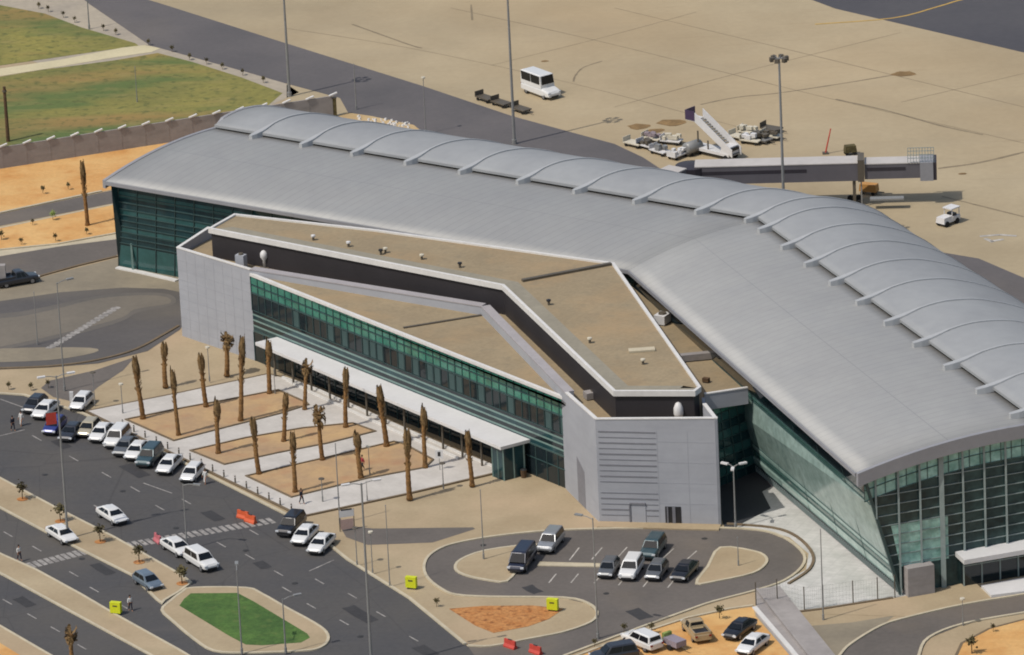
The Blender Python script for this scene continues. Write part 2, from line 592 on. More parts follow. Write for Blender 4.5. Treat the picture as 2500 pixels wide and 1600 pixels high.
CP = dict(white=paint('white_paint', (228, 227, 224), 0), silver=paint('silver_paint', (168, 170, 172), .4), dark=paint('dark_paint', (52, 54, 60)),
          blue=paint('blue_paint', (52, 62, 128)), navy=paint('navy_paint', (42, 46, 62)), teal=paint('dark_teal_paint', (62, 84, 90)), steelblue=paint('blue_silver_paint', (128, 142, 154), .4),
          grey=paint('grey_paint', (108, 110, 112), .3), beige=paint('beige_paint', (186, 176, 152), .2), black=paint('black_paint', (34, 34, 38)), tan=paint('tan_paint', (170, 150, 116), 0))

# ------------------------------------------------------------------ ground and roads
g = MB().add([(-4000, -3000, 0), (4000, -3000, 0), (4000, 7000, 0), (-4000, 7000, 0)], [(0, 1, 2, 3)])
struct(g.build('ground', M['ground']))
Z1, Z2, Z3, Z4 = .012, .024, .036, .048

# airside
sheet('apron', [(150, -700), (3600, -700), (3600, 900), (2600, 900), (2380, 800), (1700, 560), (1100, 480), (700, 330), (700, 110), (380, 10), (200, -40)], Z1, M['apron'])
sheet('airside_road', [(150, -40), (300, -18), (388, 8), (540, 56), (700, 107), (870, 160), (1030, 210), (1250, 284), (1400, 325), (1500, 352), (1570, 385), (1700, 470),
                       (2000, 542), (2200, 600), (2390, 632), (2530, 692), (2640, 750), (2640, 900), (2300, 820), (1650, 560), (1000, 430), (880, 330), (830, 240), (700, 205), (596, 175), (365, 111), (216, 9), (170, -30)], Z2, M['asphalt_air'])
sheet('taxiway', [(1960, -8), (2040, 22), (2500, 129), (3200, 300), (3200, -300), (1500, -150)], Z2, M['taxi'])
strip('taxiway_line', [(1990, 60), (2180, 45), (2290, 17), (2360, -3), (2500, -30)], .35, Z3 + .004, M['paint_y'], sm=4, z0=Z3)
mb = MB()
for px, wd in (([(1710, 256), (1800, 238), (1900, 228), (2060, 204), (2180, 184)], .3), ([(2040, 243), (2170, 272), (2290, 306), (2400, 330)], .35), ([(2290, 412), (2390, 398), (2500, 372)], .5),
               ([(1400, 200), (1405, 185), (1425, 165), (1470, 150)], .25), ([(860, 60), (1000, 110), (1030, 118)], .3), ([(1150, 12), (1153, 50)], .25), ([(700, 70), (1010, 120), (1400, 205), (1800, 310)], .12),
               ([(1100, 20), (1500, 110), (2000, 235), (2500, 350)], .12), ([(1500, 20), (2000, 140), (2500, 262)], .12), ([(1500, 262), (1800, 180), (2200, 80)], .12), ([(1200, 160), (1480, 90), (1700, 30)], .12), ([(2200, 250), (2500, 180)], .12), ([(2300, 480), (2500, 530)], .3)):
    q = smooth_px(px, 5, False)
    pts = [P(*a) for a in q]
    for a, b in zip(pts, pts[1:]):
        d = (b - a).normalized()
        nn = Vector((-d.y, d.x, 0)) * wd * random.uniform(.35, .6)
        mb.quad(*[v + Vector((0, 0, Z2)) for v in (a - nn, b - nn, b + nn, a + nn)])
struct(mb.build('apron_joints', mat('joint_tar', (138, 124, 100), .9, .1, .4, .1, 2)))
mb = MB()
for x, y, a, b in ((2206, 181, 1.6, 1.2), (1640, 300, 1.8, 1.5), (1560, 310, 1.5, 1.2), (1600, 320, 1.2, .9), (1330, 150, .5, .4), (2350, 425, .5, .4)):
    c = P(x, y)
    n = 14
    pts = [(c.x + a * math.cos(6.283 * i / n) * random.uniform(.75, 1.1), c.y + b * math.sin(6.283 * i / n) * random.uniform(.75, 1.1), Z3) for i in range(n)]
    mb.add(pts, [tuple(range(n))])
struct(mb.build('oil_stains', mat('oil_stain', (140, 112, 72), .8, .2, .5, .1, 2)))
sheet('verge', [(-80, -60), (170, -60), (216, 9), (365, 111), (596, 175), (690, 200), (730, 226), (650, 262), (400, 250), (-80, 100)], Z1, M['verge'])
fieldgrass = [sheet('grass', [(-120, -10), (20, 17), (110, 34), (200, 68), (330, 106), (338, 112), (-120, 178)], Z2, M['grass']),
              sheet('grass', [(-120, 208), (100, 172), (280, 148), (385, 130), (470, 152), (590, 190), (690, 228), (650, 262), (500, 300), (-120, 385)], Z2, M['grass'])]
for o in fieldgrass:
    o['kind'] = 'stuff'
    tag(o, 'rough field of dry green and brown grass beyond the perimeter wall', 'grass')
sheet('path', [(-120, 186), (150, 146), (300, 117), (352, 111), (392, 119), (370, 128), (280, 141), (120, 168), (-120, 206)], Z3, M['path'])
sheet('sand', [(-120, 432), (0, 412), (409, 348), (560, 310), (560, 420), (280, 462), (120, 493), (0, 519), (-120, 540)], Z1, M['sand'])
sheet('sand', [(800, 292), (850, 276), (905, 284), (1010, 306), (1040, 330), (900, 345), (800, 330)], Z3, M['sand_pale'])
strip('kerb', [(-60, 533), (0, 521), (130, 493), (248, 468)], .4, .14, M['kerb'])
sheet('service_road', [(-80, 540), (0, 523), (130, 495), (300, 460), (300, 492), (130, 526), (0, 552), (-80, 568)], Z1, M['asphalt_loop'])
raised('planting_bed', [(-80, 575), (0, 558), (130, 531), (300, 496), (320, 560), (282, 572), (140, 598), (0, 612), (-80, 622)], .14, M['sand'], M['kerb'])
sheet('pavement', [(-80, 612), (0, 606), (140, 590), (330, 560), (330, 590), (280, 590), (146, 603), (0, 628), (-80, 640)], .006, M['kerb'])
sheet('service_road', [(-80, 640), (0, 626), (146, 602), (320, 580), (320, 612), (285, 623), (180, 650), (114, 669), (0, 702), (-80, 720)], Z1, M['asphalt_loop'])
strip('kerb', [(-60, 722), (114, 671), (190, 650), (286, 627)], .35, .14, M['kerb_dark'])
sheet('forecourt', [(-80, 722), (0, 704), (114, 674), (286, 630), (345, 640), (470, 690), (470, 760), (300, 760), (100, 760), (-80, 760)], Z1, M['dusty_l'])
strip('kerb', [(286, 655), (350, 668), (432, 687)], .7, .16, M['cop'])
# turning loop on the left
sheet('turning_loop', [(-120, 745), (0, 736), (150, 714), (300, 703), (400, 706), (450, 716), (470, 760), (440, 805), (360, 858), (240, 888), (120, 898), (-120, 908)], Z2, M['asphalt_turn'])
sheet('turning_loop_edge', [(130, 746), (240, 723), (340, 715), (415, 720), (424, 744), (336, 764), (300, 784), (215, 810), (150, 824), (30, 850), (-70, 856), (-70, 780), (50, 762)], Z2 + .006, M['dusty_m'], sm=4)
sheet('turning_loop_dust', [(150, 752), (240, 730), (340, 722), (405, 726), (412, 742), (330, 756), (300, 775), (215, 800), (150, 815), (30, 842), (-60, 850), (-60, 790), (60, 772)], Z3, M['dusty'], sm=4)
sheet('turning_loop_dust', [(-60, 858), (60, 850), (220, 850), (230, 862), (120, 880), (-60, 884)], Z3, M['dusty_l'], sm=3)
strip('kerb', [(-80, 902), (60, 899), (150, 893), (240, 880), (330, 855), (400, 818), (436, 797)], .35, .14, M['kerb_dark'], sm=4)
mb = MB()
for off in (-8, 8):
    a, b = (120 + off, 852), (288 + off, 750)
    for i in range(17):
        t0, t1 = i / 17 + .004, (i + .74) / 17
        p, q = P(a[0] + (b[0] - a[0]) * t0, a[1] + (b[1] - a[1]) * t0), P(a[0] + (b[0] - a[0]) * t1, a[1] + (b[1] - a[1]) * t1)
        d = (q - p).normalized(); nn = Vector((-d.y, d.x, 0)) * .16
        mb.quad(*[v + Vector((0, 0, Z4)) for v in (p - nn, q - nn, q + nn, p + nn)])
a, b = P(120, 852), P(288, 750)
d = (b - a).normalized(); nn = Vector((-d.y, d.x, 0)) * .3
mb.quad(*[v + Vector((0, 0, Z4 - .006)) for v in (a - nn, b - nn, b + nn, a + nn)])
struct(mb.build('lane_marking', M['paint_worn']))
sheet('side_path', [(100, 948), (120, 930), (230, 905), (330, 872), (300, 905), (240, 945), (195, 985), (130, 970)], Z1, M['asphalt_loop'])

# main landside road and its islands
ROAD_EDGE = [(-100, 955), (60, 966), (126, 986), (205, 1012), (430, 1122), (735, 1276), (805, 1332), (850, 1368), (1000, 1462), (1137, 1575)]
sheet('road', ROAD_EDGE + [(1320, 1720), (1320, 1900), (-400, 1900), (-400, 960)], Z1, M['asphalt'])
strip('kerb', ROAD_EDGE, .35, .15, M['kerb'])
raised('median', [(-200, 1062), (-80, 1128), (0, 1167), (130, 1236), (280, 1312), (440, 1402), (470, 1424), (440, 1447), (404, 1468), (396, 1478), (380, 1466), (320, 1407), (130, 1312), (0, 1243), (-80, 1205), (-200, 1150)], .15, M['ground'], M['kerb'])
raised('island', [(392, 1492), (412, 1470), (442, 1447), (470, 1436), (600, 1436), (640, 1450), (700, 1484), (770, 1522), (800, 1545), (804, 1566), (784, 1584), (740, 1592), (600, 1597), (520, 1592), (470, 1562), (420, 1520)], .15, M['ground'], M['kerb'], sm=3)
lw = sheet('lawn', [(438, 1482), (450, 1465), (466, 1452), (580, 1451), (620, 1472), (750, 1550), (757, 1560), (735, 1572), (640, 1579), (600, 1577), (560, 1556)], .145, M['lawn'])
lw['kind'] = 'stuff'
tag(lw, 'mown green lawn filling the teardrop traffic island', 'grass')
raised('pavement', [(-200, 1262), (0, 1352), (90, 1392), (200, 1452), (292, 1506), (440, 1588), (560, 1660), (600, 1700), (520, 1700), (365, 1602), (200, 1512), (9, 1408), (-200, 1305)], .15, M['ground'], M['kerb'])
raised('pavement', [(-300, 1400), (0, 1528), (126, 1601), (300, 1700), (100, 1760), (-300, 1600)], .15, M['ground'], M['kerb'])
sheet('sand', [(-200, 1490), (0, 1573), (44, 1600), (160, 1670), (0, 1700), (-200, 1600)], .145, M['sand'])
# road markings
mb = MB()


def stripe(a, b, wd, z):
    p, q = P(*a), P(*b)
    d = (q - p).normalized()
    nn = Vector((-d.y, d.x, 0)) * wd / 2
    mb.quad(*[v + Vector((0, 0, z)) for v in (p - nn, q - nn, q + nn, p + nn)])


for (x0, y0), (x1, y1), nz in (((312, 1332), (672, 1270), 22), ((72, 1382), (212, 1346), 10)):
    for i in range(nz):
        t = (i + .3) / nz
        x, y = x0 + (x1 - x0) * t, y0 + (y1 - y0) * t
        stripe((x - 9, y - 6), (x + 9, y + 6), .5, Z2)
for x, y in ((455, 1225), (390, 1240), (540, 1330), (610, 1360), (680, 1400), (780, 1420), (860, 1455), (930, 1500), (620, 1300), (700, 1440), (330, 1195), (260, 1160), (180, 1120), (240, 1240), (90, 1070), (840, 1520), (760, 1480), (1010, 1560), (90, 1340), (230, 1440), (20, 1305), (18, 1470), (78, 1505), (135, 1537), (200, 1580), (300, 1480), (-30, 1445), (180, 1402)):
    stripe((x - 11, y - 6), (x + 11, y + 6.5), .16, Z2)
for a, b in (((0, 975), (70, 1000)), ((0, 1065), (60, 1050)), ((755, 1395), (815, 1368)), ((420, 1205), (350, 1180))):
    stripe(a, b, .16, Z2)
struct(mb.build('road_marking', M['paint_worn']))

rp = random.Random(21)
mb = MB()
for x, y, a_, b_ in ((520, 1260, 3.2, 1.4), (330, 1150, 4.5, 1.6), (640, 1380, 2.2, 1.2), (880, 1500, 5.0, 1.5), (150, 1085, 3.0, 1.2), (250, 1390, 3.6, 1.2), (60, 1470, 3.0, 1.3), (1560, 1500, 3.0, 1.6), (1300, 1440, 2.4, 1.2), (1040, 1590, 3, 1.5)):
    c = P(x, y)
    h_ = heading(x, y, 100, 62)
    pts = []
    for (u_, v_) in ((-1, -1), (0, -1.05), (1, -1), (1.03, 0), (1, 1), (0, .96), (-1, 1), (-.97, 0)):
        u_, v_ = u_ * a_ / 2 + rp.uniform(-.1, .1), v_ * b_ / 2 + rp.uniform(-.08, .08)
        pts.append((c.x + u_ * math.cos(h_) - v_ * math.sin(h_), c.y + u_ * math.sin(h_) + v_ * math.cos(h_), Z2 + .005))
    mb.add(pts, [tuple(range(8))])
struct(mb.build('road_patch', mat('asphalt_patch', (62, 61, 62), .9, .1, .3, .1, 2)))
mb = MB()
for x, y in ((430, 1290), (600, 1345), (720, 1425), (300, 1200), (200, 1365), (1480, 1450), (1720, 1316), (1180, 1332), (880, 1555), (110, 1160)):
    c = P(x, y)
    mb.add([(c.x + .33 * math.cos(q * .524), c.y + .33 * math.sin(q * .524), Z2 + .009) for q in range(12)], [tuple(range(12))])
struct(mb.build('manhole_cover', mat('iron_cover', (58, 56, 54), .6, .1, 1, .1, 4)))

# plaza
PL = [(205, 1006), (430, 962), (655, 914), (690, 922), (775, 948), (960, 1030), (1140, 1108), (1238, 1152), (1000, 1208), (735, 1265), (430, 1116)]
raised('plaza', PL, .16, M['plaza'], M['kerb_dark'])
for bed in ([(304, 1028), (420, 1004), (560, 978), (680, 955), (750, 986), (756, 992), (690, 1013), (560, 1046), (424, 1081)],
            [(462, 1104), (600, 1072), (740, 1048), (862, 1036), (920, 1057), (800, 1087), (680, 1110), (548, 1139)],
            [(598, 1166), (780, 1124), (962, 1081), (990, 1088), (1060, 1126), (1040, 1146), (900, 1172), (711, 1219)]):
    px = [P(*q) for q in bed]
    out, inn = inset(px, .22)
    mb2 = MB()
    n = len(out)
    mb2.add([(p.x, p.y, .16) for p in inn], [tuple(range(n))], 0)
    fs, vv = [], []
    for p, q in zip(out, inn):
        vv += [(p.x, p.y, .1), (p.x, p.y, .26), (q.x, q.y, .26), (q.x, q.y, .1)]
    for i in range(n):
        j = (i + 1) % n
        for k in range(3):
            fs.append((i * 4 + k, j * 4 + k, j * 4 + k + 1, i * 4 + k + 1))
    mb2.add(vv, fs, 1)
    struct(mb2.build('planting_bed', [M['bed'], M['kerb_dark']]))
for pts in ([(690, 926), (775, 956), (960, 1040), (1140, 1118), (1228, 1152)], [(700, 932), (765, 965), (950, 1050), (1120, 1124)]):
    strip('kerb', pts, .28, .34, M['cop'])
sheet('grey_paving', [(828, 1282), (912, 1291), (1155, 1288), (1160, 1292), (1056, 1325), (898, 1331), (845, 1312)], Z1, M['asphalt_loop'])
# parking loop
LOOP = [(1035, 1388), (1046, 1360), (1085, 1336), (1150, 1320), (1230, 1308), (1330, 1298), (1450, 1293), (1600, 1291), (1775, 1291), (1870, 1299), (1926, 1321), (1963, 1356), (1957, 1387), (1915, 1419), (1850, 1442), (1740, 1471), (1679, 1492), (1560, 1535), (1463, 1571), (1375, 1604)]
LOW = [(1142, 1578), (1200, 1579), (1288, 1562), (1375, 1545), (1442, 1521), (1458, 1497), (1434, 1474), (1375, 1461), (1200, 1459), (1114, 1454), (1078, 1440), (1046, 1415)]
sheet('parking_road', LOOP + [(1300, 1720), (1200, 1660)] + LOW, Z2, M['asphalt_loop'])
strip('kerb', smooth_px(LOW + [(1035, 1388)] + LOOP[1:], 3, False), .3, .15, M['kerb'])
strip('kerb', [(1775, 1281), (1885, 1290), (1945, 1312), (1984, 1354), (1976, 1392), (1925, 1427)], .3, .17, M['kerb_dark'], sm=4)
raised('island', [(1108, 1390), (1122, 1368), (1184, 1345), (1300, 1330), (1306, 1340), (1275, 1378), (1240, 1422), (1180, 1418), (1130, 1406)], .15, M['ground'], M['kerb'], sm=3)
raised('island', [(1757, 1338), (1843, 1347), (1873, 1362), (1872, 1380), (1840, 1402), (1760, 1420), (1697, 1428), (1725, 1385)], .15, M['ground'], M['kerb'], sm=3)
raised('median', [(1318, 1374), (1466, 1378), (1464, 1386), (1312, 1383)], .12, M['kerb'], M['kerb'], kw=.1)
sheet('soil_bed', [(1096, 1487), (1180, 1480), (1300, 1479), (1376, 1487), (1340, 1512), (1290, 1530), (1205, 1546), (1160, 1528)], Z2, M['soil'])
mb = MB()
for a, b in (((1390, 1369), (1414, 1338)), ((1445, 1367), (1470, 1338)), ((1506, 1364), (1531, 1337)), ((1560, 1366), (1585, 1338)), ((1612, 1370), (1645, 1340)), ((1670, 1373), (1701, 1346)),
             ((1394, 1424), (1412, 1402)), ((1450, 1425), (1470, 1403)), ((1340, 1424), (1358, 1402)), ((1510, 1430), (1528, 1408)), ((1570, 1434), (1588, 1412)), ((1630, 1436), (1648, 1414))):
    stripe(a, b, .14, Z3)
struct(mb.build('stall_marking', M['paint']))
# right-hand forecourt
sheet('block_shade_sheet', [(1769, 1289), (1796, 1287), (1882, 1242), (1861, 1201), (1884, 1188), (1850, 1150), (1730, 1180)], .02, M['block_shade'])  # dark sheet paints in the block's cast shadow on the ground
sheet('stone_plaza', [(1796, 1288), (1850, 1250), (1835, 1170), (1900, 1150), (1960, 1180), (2290, 1470), (2185, 1462), (2005, 1487), (1905, 1499), (1842, 1446), (1905, 1423), (1968, 1392), (1974, 1352), (1928, 1313), (1880, 1298)], Z1, M['stone'])
strip('kerb', [(1905, 1500), (2005, 1488), (2180, 1461)], .3, .12, M['kerb_dark'])
sheet('pavement', [(1846, 1444), (1905, 1498), (1932, 1524), (2040, 1640), (1960, 1640), (1846, 1502)], .03, M['wall_conc'])
sheet('soil_bed', [(1962, 1540), (1985, 1528), (2080, 1520), (2185, 1503), (2140, 1536), (2080, 1572), (2052, 1604), (2020, 1640)], Z1, M['dusty_l'])
sheet('road', [(2520, 1449), (2355, 1477), (2220, 1508), (2150, 1530), (2077, 1574), (2050, 1602), (2020, 1640), (2230, 1680), (2244, 1600), (2267, 1559), (2355, 1524), (2520, 1494), (2700, 1460), (2700, 1415)], Z2, M['asphalt_loop'])
strip('kerb', [(2700, 1415), (2520, 1449), (2355, 1477), (2220, 1508), (2150, 1530), (2077, 1574), (2050, 1602), (2020, 1640)], .3, .15, M['kerb'], sm=4)
strip('kerb', [(2700, 1460), (2520, 1494), (2355, 1524), (2267, 1559), (2244, 1600), (2238, 1640)], .3, .15, M['kerb'], sm=4)
raised('planting_bed', [(2700, 1475), (2520, 1508), (2413, 1536), (2345, 1572), (2330, 1604), (2330, 1700), (2700, 1700)], .12, M['sand'], M['kerb_dark'])
sheet('sand', [(1679, 1512), (1780, 1490), (1838, 1482), (1845, 1506), (1930, 1602), (1980, 1660), (1350, 1660), (1400, 1606), (1500, 1568)], Z1, M['sand'])
strip('kerb', [(1400, 1606), (1500, 1568), (1679, 1510), (1780, 1488), (1838, 1480)], .3, .14, M['kerb'])
strip('kerb', [(1842, 1484), (1930, 1586), (1985, 1655)], .5, .14, M['cop'])

# ------------------------------------------------------------------ terminal building
T = thing('terminal_building', 'grey airport terminal with vaulted ribbed metal roof and teal glass walls', 'building', (0, -25, 0))


def V3(a, z):
    return Vector((a[0], a[1], z))


EAVE = [P(257, 443, 11.5), P(1535, 660, 12.0), P(2090, 1155, 14.0)]
RIDGE = [P(530, 313, 13.5), P(1856, 537, 14.2), P(2537, 1030, 16.2)]
KS = [.80, .88, 1.0]


def lerp(a, b, t):
    return a + (b - a) * t


def station(tau):
    i = 0 if tau < 1 else 1
    t = tau - i
    return lerp(EAVE[i], EAVE[i + 1], t), lerp(RIDGE[i], RIDGE[i + 1], t), KS[i] + (KS[i + 1] - KS[i]) * t


def front_pt(tau, s, dz=0.0):
    e, r, k = station(tau)
    p = lerp(e, r, s)
    return p + Vector((0, 0, .9 * 4 * s * (1 - s) * .8 + dz))


PROF = [(-2.2, .35), (-.5, .62), (2.7, 1.35), (6, 1.5), (10.6, .7), (17.3, -2.2), (22.4, -6.5), (25, -9.3)]


def prof(d):
    for i in range(len(PROF) - 1):
        if d <= PROF[i + 1][0] or i == len(PROF) - 2:
            break
    p0, p1, p2, p3 = PROF[max(i - 1, 0)], PROF[i], PROF[i + 1], PROF[min(i + 2, len(PROF) - 1)]
    h = p2[0] - p1[0]
    t = (d - p1[0]) / h
    m1 = (p2[1] - p0[1]) / (p2[0] - p0[0]) * h
    m2 = (p3[1] - p1[1]) / (p3[0] - p1[0]) * h
    return (2 * t ** 3 - 3 * t * t + 1) * p1[1] + (t ** 3 - 2 * t * t + t) * m1 + (-2 * t ** 3 + 3 * t * t) * p2[1] + (t ** 3 - t * t) * m2


def axis_dir(tau):
    e, r, k = station(tau)
    g = r - e
    g.z = 0
    return g.normalized(), k


def back_pt(tau, d, dz=0.0):
    e, r, k = station(tau)
    g, k = axis_dir(tau)
    p = r + g * d * k
    p.z = r.z + prof(d) * k + dz
    return p


def loft(f, us, vs_, th, name, M_, parent, smooth=True):
    """Curved sheet with real thickness th below it."""
    mb = MB()
    nu, nv = len(us), len(vs_)
    for layer in (0.0, -th):
        mb.v += [f(u, v, layer) for u in us for v in vs_]
    o = nu * nv
    for i in range(nu - 1):
        for j in range(nv - 1):
            a, b, c, d = i * nv + j, (i + 1) * nv + j, (i + 1) * nv + j + 1, i * nv + j + 1
            mb.f += [(a, b, c, d), (o + d, o + c, o + b, o + a)]
            mb.mi += [0, 0]
    edge = [(i, 0) for i in range(nu)] + [(nu - 1, j) for j in range(1, nv)] + [(i, nv - 1) for i in range(nu - 2, -1, -1)] + [(0, j) for j in range(nv - 2, 0, -1)]
    for k in range(len(edge)):
        (i, j), (i2, j2) = edge[k], edge[(k + 1) % len(edge)]
        a, b = i * nv + j, i2 * nv + j2
        mb.f.append((b, a, o + a, o + b))
        mb.mi.append(0)
    ob = mb.build(name, M_, parent)
    if smooth:
        me = ob.data
        n = len(me.polygons)
        flags = [True] * (2 * (nu - 1) * (nv - 1)) + [False] * (n - 2 * (nu - 1) * (nv - 1))
        me.polygons.foreach_set('use_smooth', flags)
    return ob


US1 = [i / 14 for i in range(15)]
US2 = [1 + i / 14 for i in range(15)]
VS = [i / 10 for i in range(11)]
DS = [-.5 + i * 25.5 / 26 for i in range(27)]

def brushed_shell(us_):
    """Front roof slope; its sheets are rolled from eave to ridge, so the UV map carries that direction for the metal's sheen."""
    ob = loft(front_pt, us_, VS, .5, 'lower_roof_shell', M['roof_a'], T)
    me_ = ob.data
    nu, nv = len(us_), len(VS)
    uv = me_.uv_layers.new(name='UVMap')
    for lp in me_.loops:
        k_ = lp.vertex_index % (nu * nv)
        uv.data[lp.index].uv = ((k_ // nv) / nu, (k_ % nv) / nv)


brushed_shell(US1)
brushed_shell(US2)
loft(back_pt, US1 + US2[1:], DS, .3, 'vaulted_roof_shell', M['roof_b'], T)
# dark clerestory slot between the two shells
mb = MB()
us = US1 + US2[1:]
for a, b in zip(us, us[1:]):
    g1, g2 = axis_dir(a)[0] * .15, axis_dir(b)[0] * .15
    p, q = station(a)[1] + g1, station(b)[1] + g2
    mb.hexa([p + Vector((0, 0, -.3)), q + Vector((0, 0, -.3)), q + g2 * 2 + Vector((0, 0, -.3)), p + g1 * 2 + Vector((0, 0, -.3)),
             p + Vector((0, 0, .55)), q + Vector((0, 0, .55)), q + g2 * 2 + Vector((0, 0, .55)), p + g1 * 2 + Vector((0, 0, .55))])
mb.build('clerestory', M['gap'], T)
# arched ribs riding on the vault
taus = [(x - 530) / (1856 - 530) for x in (647, 775, 904, 1038, 1172, 1314, 1451, 1594, 1740)] + [1.0]
taus += [1 + (x - 1856) / (2537 - 1856) for x in (1893, 1955, 2017, 2082, 2150, 2220, 2291, 2365, 2441, 2518)]
for tau in taus:
    mb = MB()
    e, r, k = station(tau)
    g, k = axis_dir(tau)
    sd = Vector((-g.y, g.x, 0)) * .23
    ring = []
    for i in range(31):
        d = -2.3 + i * 27.0 / 30
        p = back_pt(tau, d)
        wd = .7 if d > 2.2 else 1.9 - .54 * max(0, d) if d > -1.6 else 1.3
        top = (.14 - .004 * max(0, d - 6)) if d > 1.5 else .26 - .12 * (d + 2.3) / 3.8
        bot = -.15 if d > .4 else -.30 - .12 * (d + 2.3)
        ring += [p - sd * wd + Vector((0, 0, bot)), p + sd * wd + Vector((0, 0, bot)), p + sd * wd * .8 + Vector((0, 0, top)), p - sd * wd * .8 + Vector((0, 0, top))]
    fs = []
    for i in range(30):
        for q in range(4):
            q2 = (q + 1) % 4
            fs.append((i * 4 + q, i * 4 + q2, i * 4 + 4 + q2, i * 4 + 4 + q))
    fs += [(3, 2, 1, 0), (120, 121, 122, 123)]
    mb.add(ring, fs)
    mb.build('roof_rib', M['rib'], T)
# eave and gable fascias
mb = MB()
for U in (US1, US2):
    for a, b in zip(U, U[1:]):
        p, q = front_pt(a, 0), front_pt(b, 0)
        ga, gb = axis_dir(a)[0], axis_dir(b)[0]
        z0, z1 = Vector((0, 0, -.42)), Vector((0, 0, -.02))
        mb.hexa([p - ga * .14 + z0, q - gb * .14 + z0, q - gb * .012 + z0, p - ga * .012 + z0, p - ga * .14 + z1, q - gb * .14 + z1, q - gb * .012 + z1, p - ga * .012 + z1])
mb.build('eave_fascia', M['fascia'], T)


def gable_curve(tau):
    pts = [front_pt(tau, s) for s in VS] + [back_pt(tau, d) for d in DS[2:]]
    return pts


def fascia_band(tau, depth, outn):
    mb = MB()
    c = gable_curve(tau)
    for a, b in zip(c, c[1:]):
        z = Vector((0, 0, .06))
        zd = Vector((0, 0, -depth))
        mb.hexa([a + zd + outn * .02, b + zd + outn * .02, b + zd + outn * .5, a + zd + outn * .5, a + z + outn * .02, b + z + outn * .02, b + z + outn * .5, a + z + outn * .5])
    mb.build('gable_fascia', M['fascia'], T)


gR, gL = axis_dir(2)[0], axis_dir(0)[0]
outR = Vector((gR.y, -gR.x, 0))
outL = Vector((-gL.y, gL.x, 0))
fascia_band(2, 1.35, outR)
fascia_band(0, .9, outL)

# canted side glass
BASE = [P(290, 650, 0), Vector((12.6, -13.0, 0)), P(2195, 1449, 0)]
BASE_TOP = [front_pt(0, .0) + gL * .9 + (EAVE[1] - EAVE[0]).normalized() * 1.0, front_pt(1, 0) + axis_dir(1)[0] * .9, front_pt(2, 0) + gR * .9 - outR * .6]
for b in BASE_TOP:
    b.z -= .55


def wall_rows(b0, b1, t0, t1, rows, name_prefix='', parent=T):
    """A planar wall between base line b0-b1 and top line t0-t1 cut into horizontal rows of different glass."""
    groups = {}
    for f0, f1, key, nm in rows:
        groups.setdefault((nm, key), MB()).quad(lerp(b0, t0, f0), lerp(b1, t1, f0), lerp(b1, t1, f1), lerp(b0, t0, f1))
    return [mb_.build(nm, M[key], parent) for (nm, key), mb_ in groups.items()]


def grid(b0, b1, t0, t1, nv, hs, name, M_, wd=.09, dp=.16, parent=T, vfrom=0.0, hw=None, out=.04):
    mb_ = MB()
    nrm = (b1 - b0).cross(t0 - b0).normalized() * out
    for i in range(nv + 1):
        t = i / nv
        mb_.bar(lerp(lerp(b0, b1, t), lerp(t0, t1, t), vfrom) + nrm, lerp(t0, t1, t) + nrm, wd, dp)
    for h in hs:
        mb_.bar(lerp(b0, t0, h) + nrm * 1.2, lerp(b1, t1, h) + nrm * 1.2, hw or wd, hw or wd)
    return mb_.build(name, M_, parent)


# left wing side wall
rows = [(0, .27, 'glass_row', 'glazing')] + [(.27 + .073 * i, .27 + .073 * (i + 1), ('glass', 'glass', 'glass_row')[i % 3], 'glazing') for i in range(10)]
ws = wall_rows(BASE[0], BASE[1], BASE_TOP[0], BASE_TOP[1], rows)
grid(BASE[0], BASE[1], BASE_TOP[0], BASE_TOP[1], 26, [.3, .37, .44, .51, .58, .65, .72, .8, .88], 'mullion', M['mullion_dk'], .1, .12)
for t in (.035, .145, .25):
    MB().bar(lerp(BASE[0], BASE[1], t) + Vector((-.3, -.45, 0)), lerp(BASE[0], BASE[1], t) + Vector((-.3, -.45, 3.4)), .22).build('column', M['louvre'], T)
# right wing side wall, canted outwards at the top
rows = [(0, .085, 'glass_dk', 'plinth_grille'), (.085, .17, 'glass_pale', 'pale_glazing'), (.17, .23, 'glass_mid', 'glazing'), (.23, .28, 'glass_pale', 'pale_glazing'), (.28, .74, 'glass_reflection', 'reflection_glazing'), (.74, .8, 'glass_mid', 'glazing'), (.80, 1, 'glass_dk', 'eave_shade_glazing')]  # middle row paints the paving's reflection, dark top row the eave shade
wall_rows(BASE[1], BASE[2], BASE_TOP[1], BASE_TOP[2], rows)
grid(BASE[1], BASE[2], BASE_TOP[1], BASE_TOP[2], 10, [.085, .17, .23, .28, .74, .8], 'mullion', M['mullion_dk'], .03, .03, hw=.05)
mb = MB()
b0, b1, t0, t1 = BASE[1], BASE[2], BASE_TOP[1], BASE_TOP[2]
for i in range(120):
    t = .3 + .7 * i / 120
    p, q = lerp(lerp(b0, b1, t), lerp(t0, t1, t), .008), lerp(lerp(b0, b1, t), lerp(t0, t1, t), .066)
    mb.bar(p, q, .14, .2)
mb.build('grille_bars', M['mullion'], T)
# back and end walls (out of sight from the forecourt)
mb = MB()
for tau in US1 + US2[1:]:
    pass
uu = US1 + US2[1:]
for a, b in zip(uu, uu[1:]):
    p, q = back_pt(a, 23.2, -.4), back_pt(b, 23.2, -.4)
    mb.quad(V3(q, 0), V3(p, 0), p, q)
mb.build('rear_glazing', M['glass'], T)


def end_wall(tau, inset_v, M_, lean=0.0, name='end_glazing'):
    mb_ = MB()
    c = [p + inset_v + Vector((0, 0, -.45)) for p in gable_curve(tau)]
    for a, b in zip(c, c[1:]):
        mb_.quad(V3(a, 0), V3(b, 0), b, a)
    return c


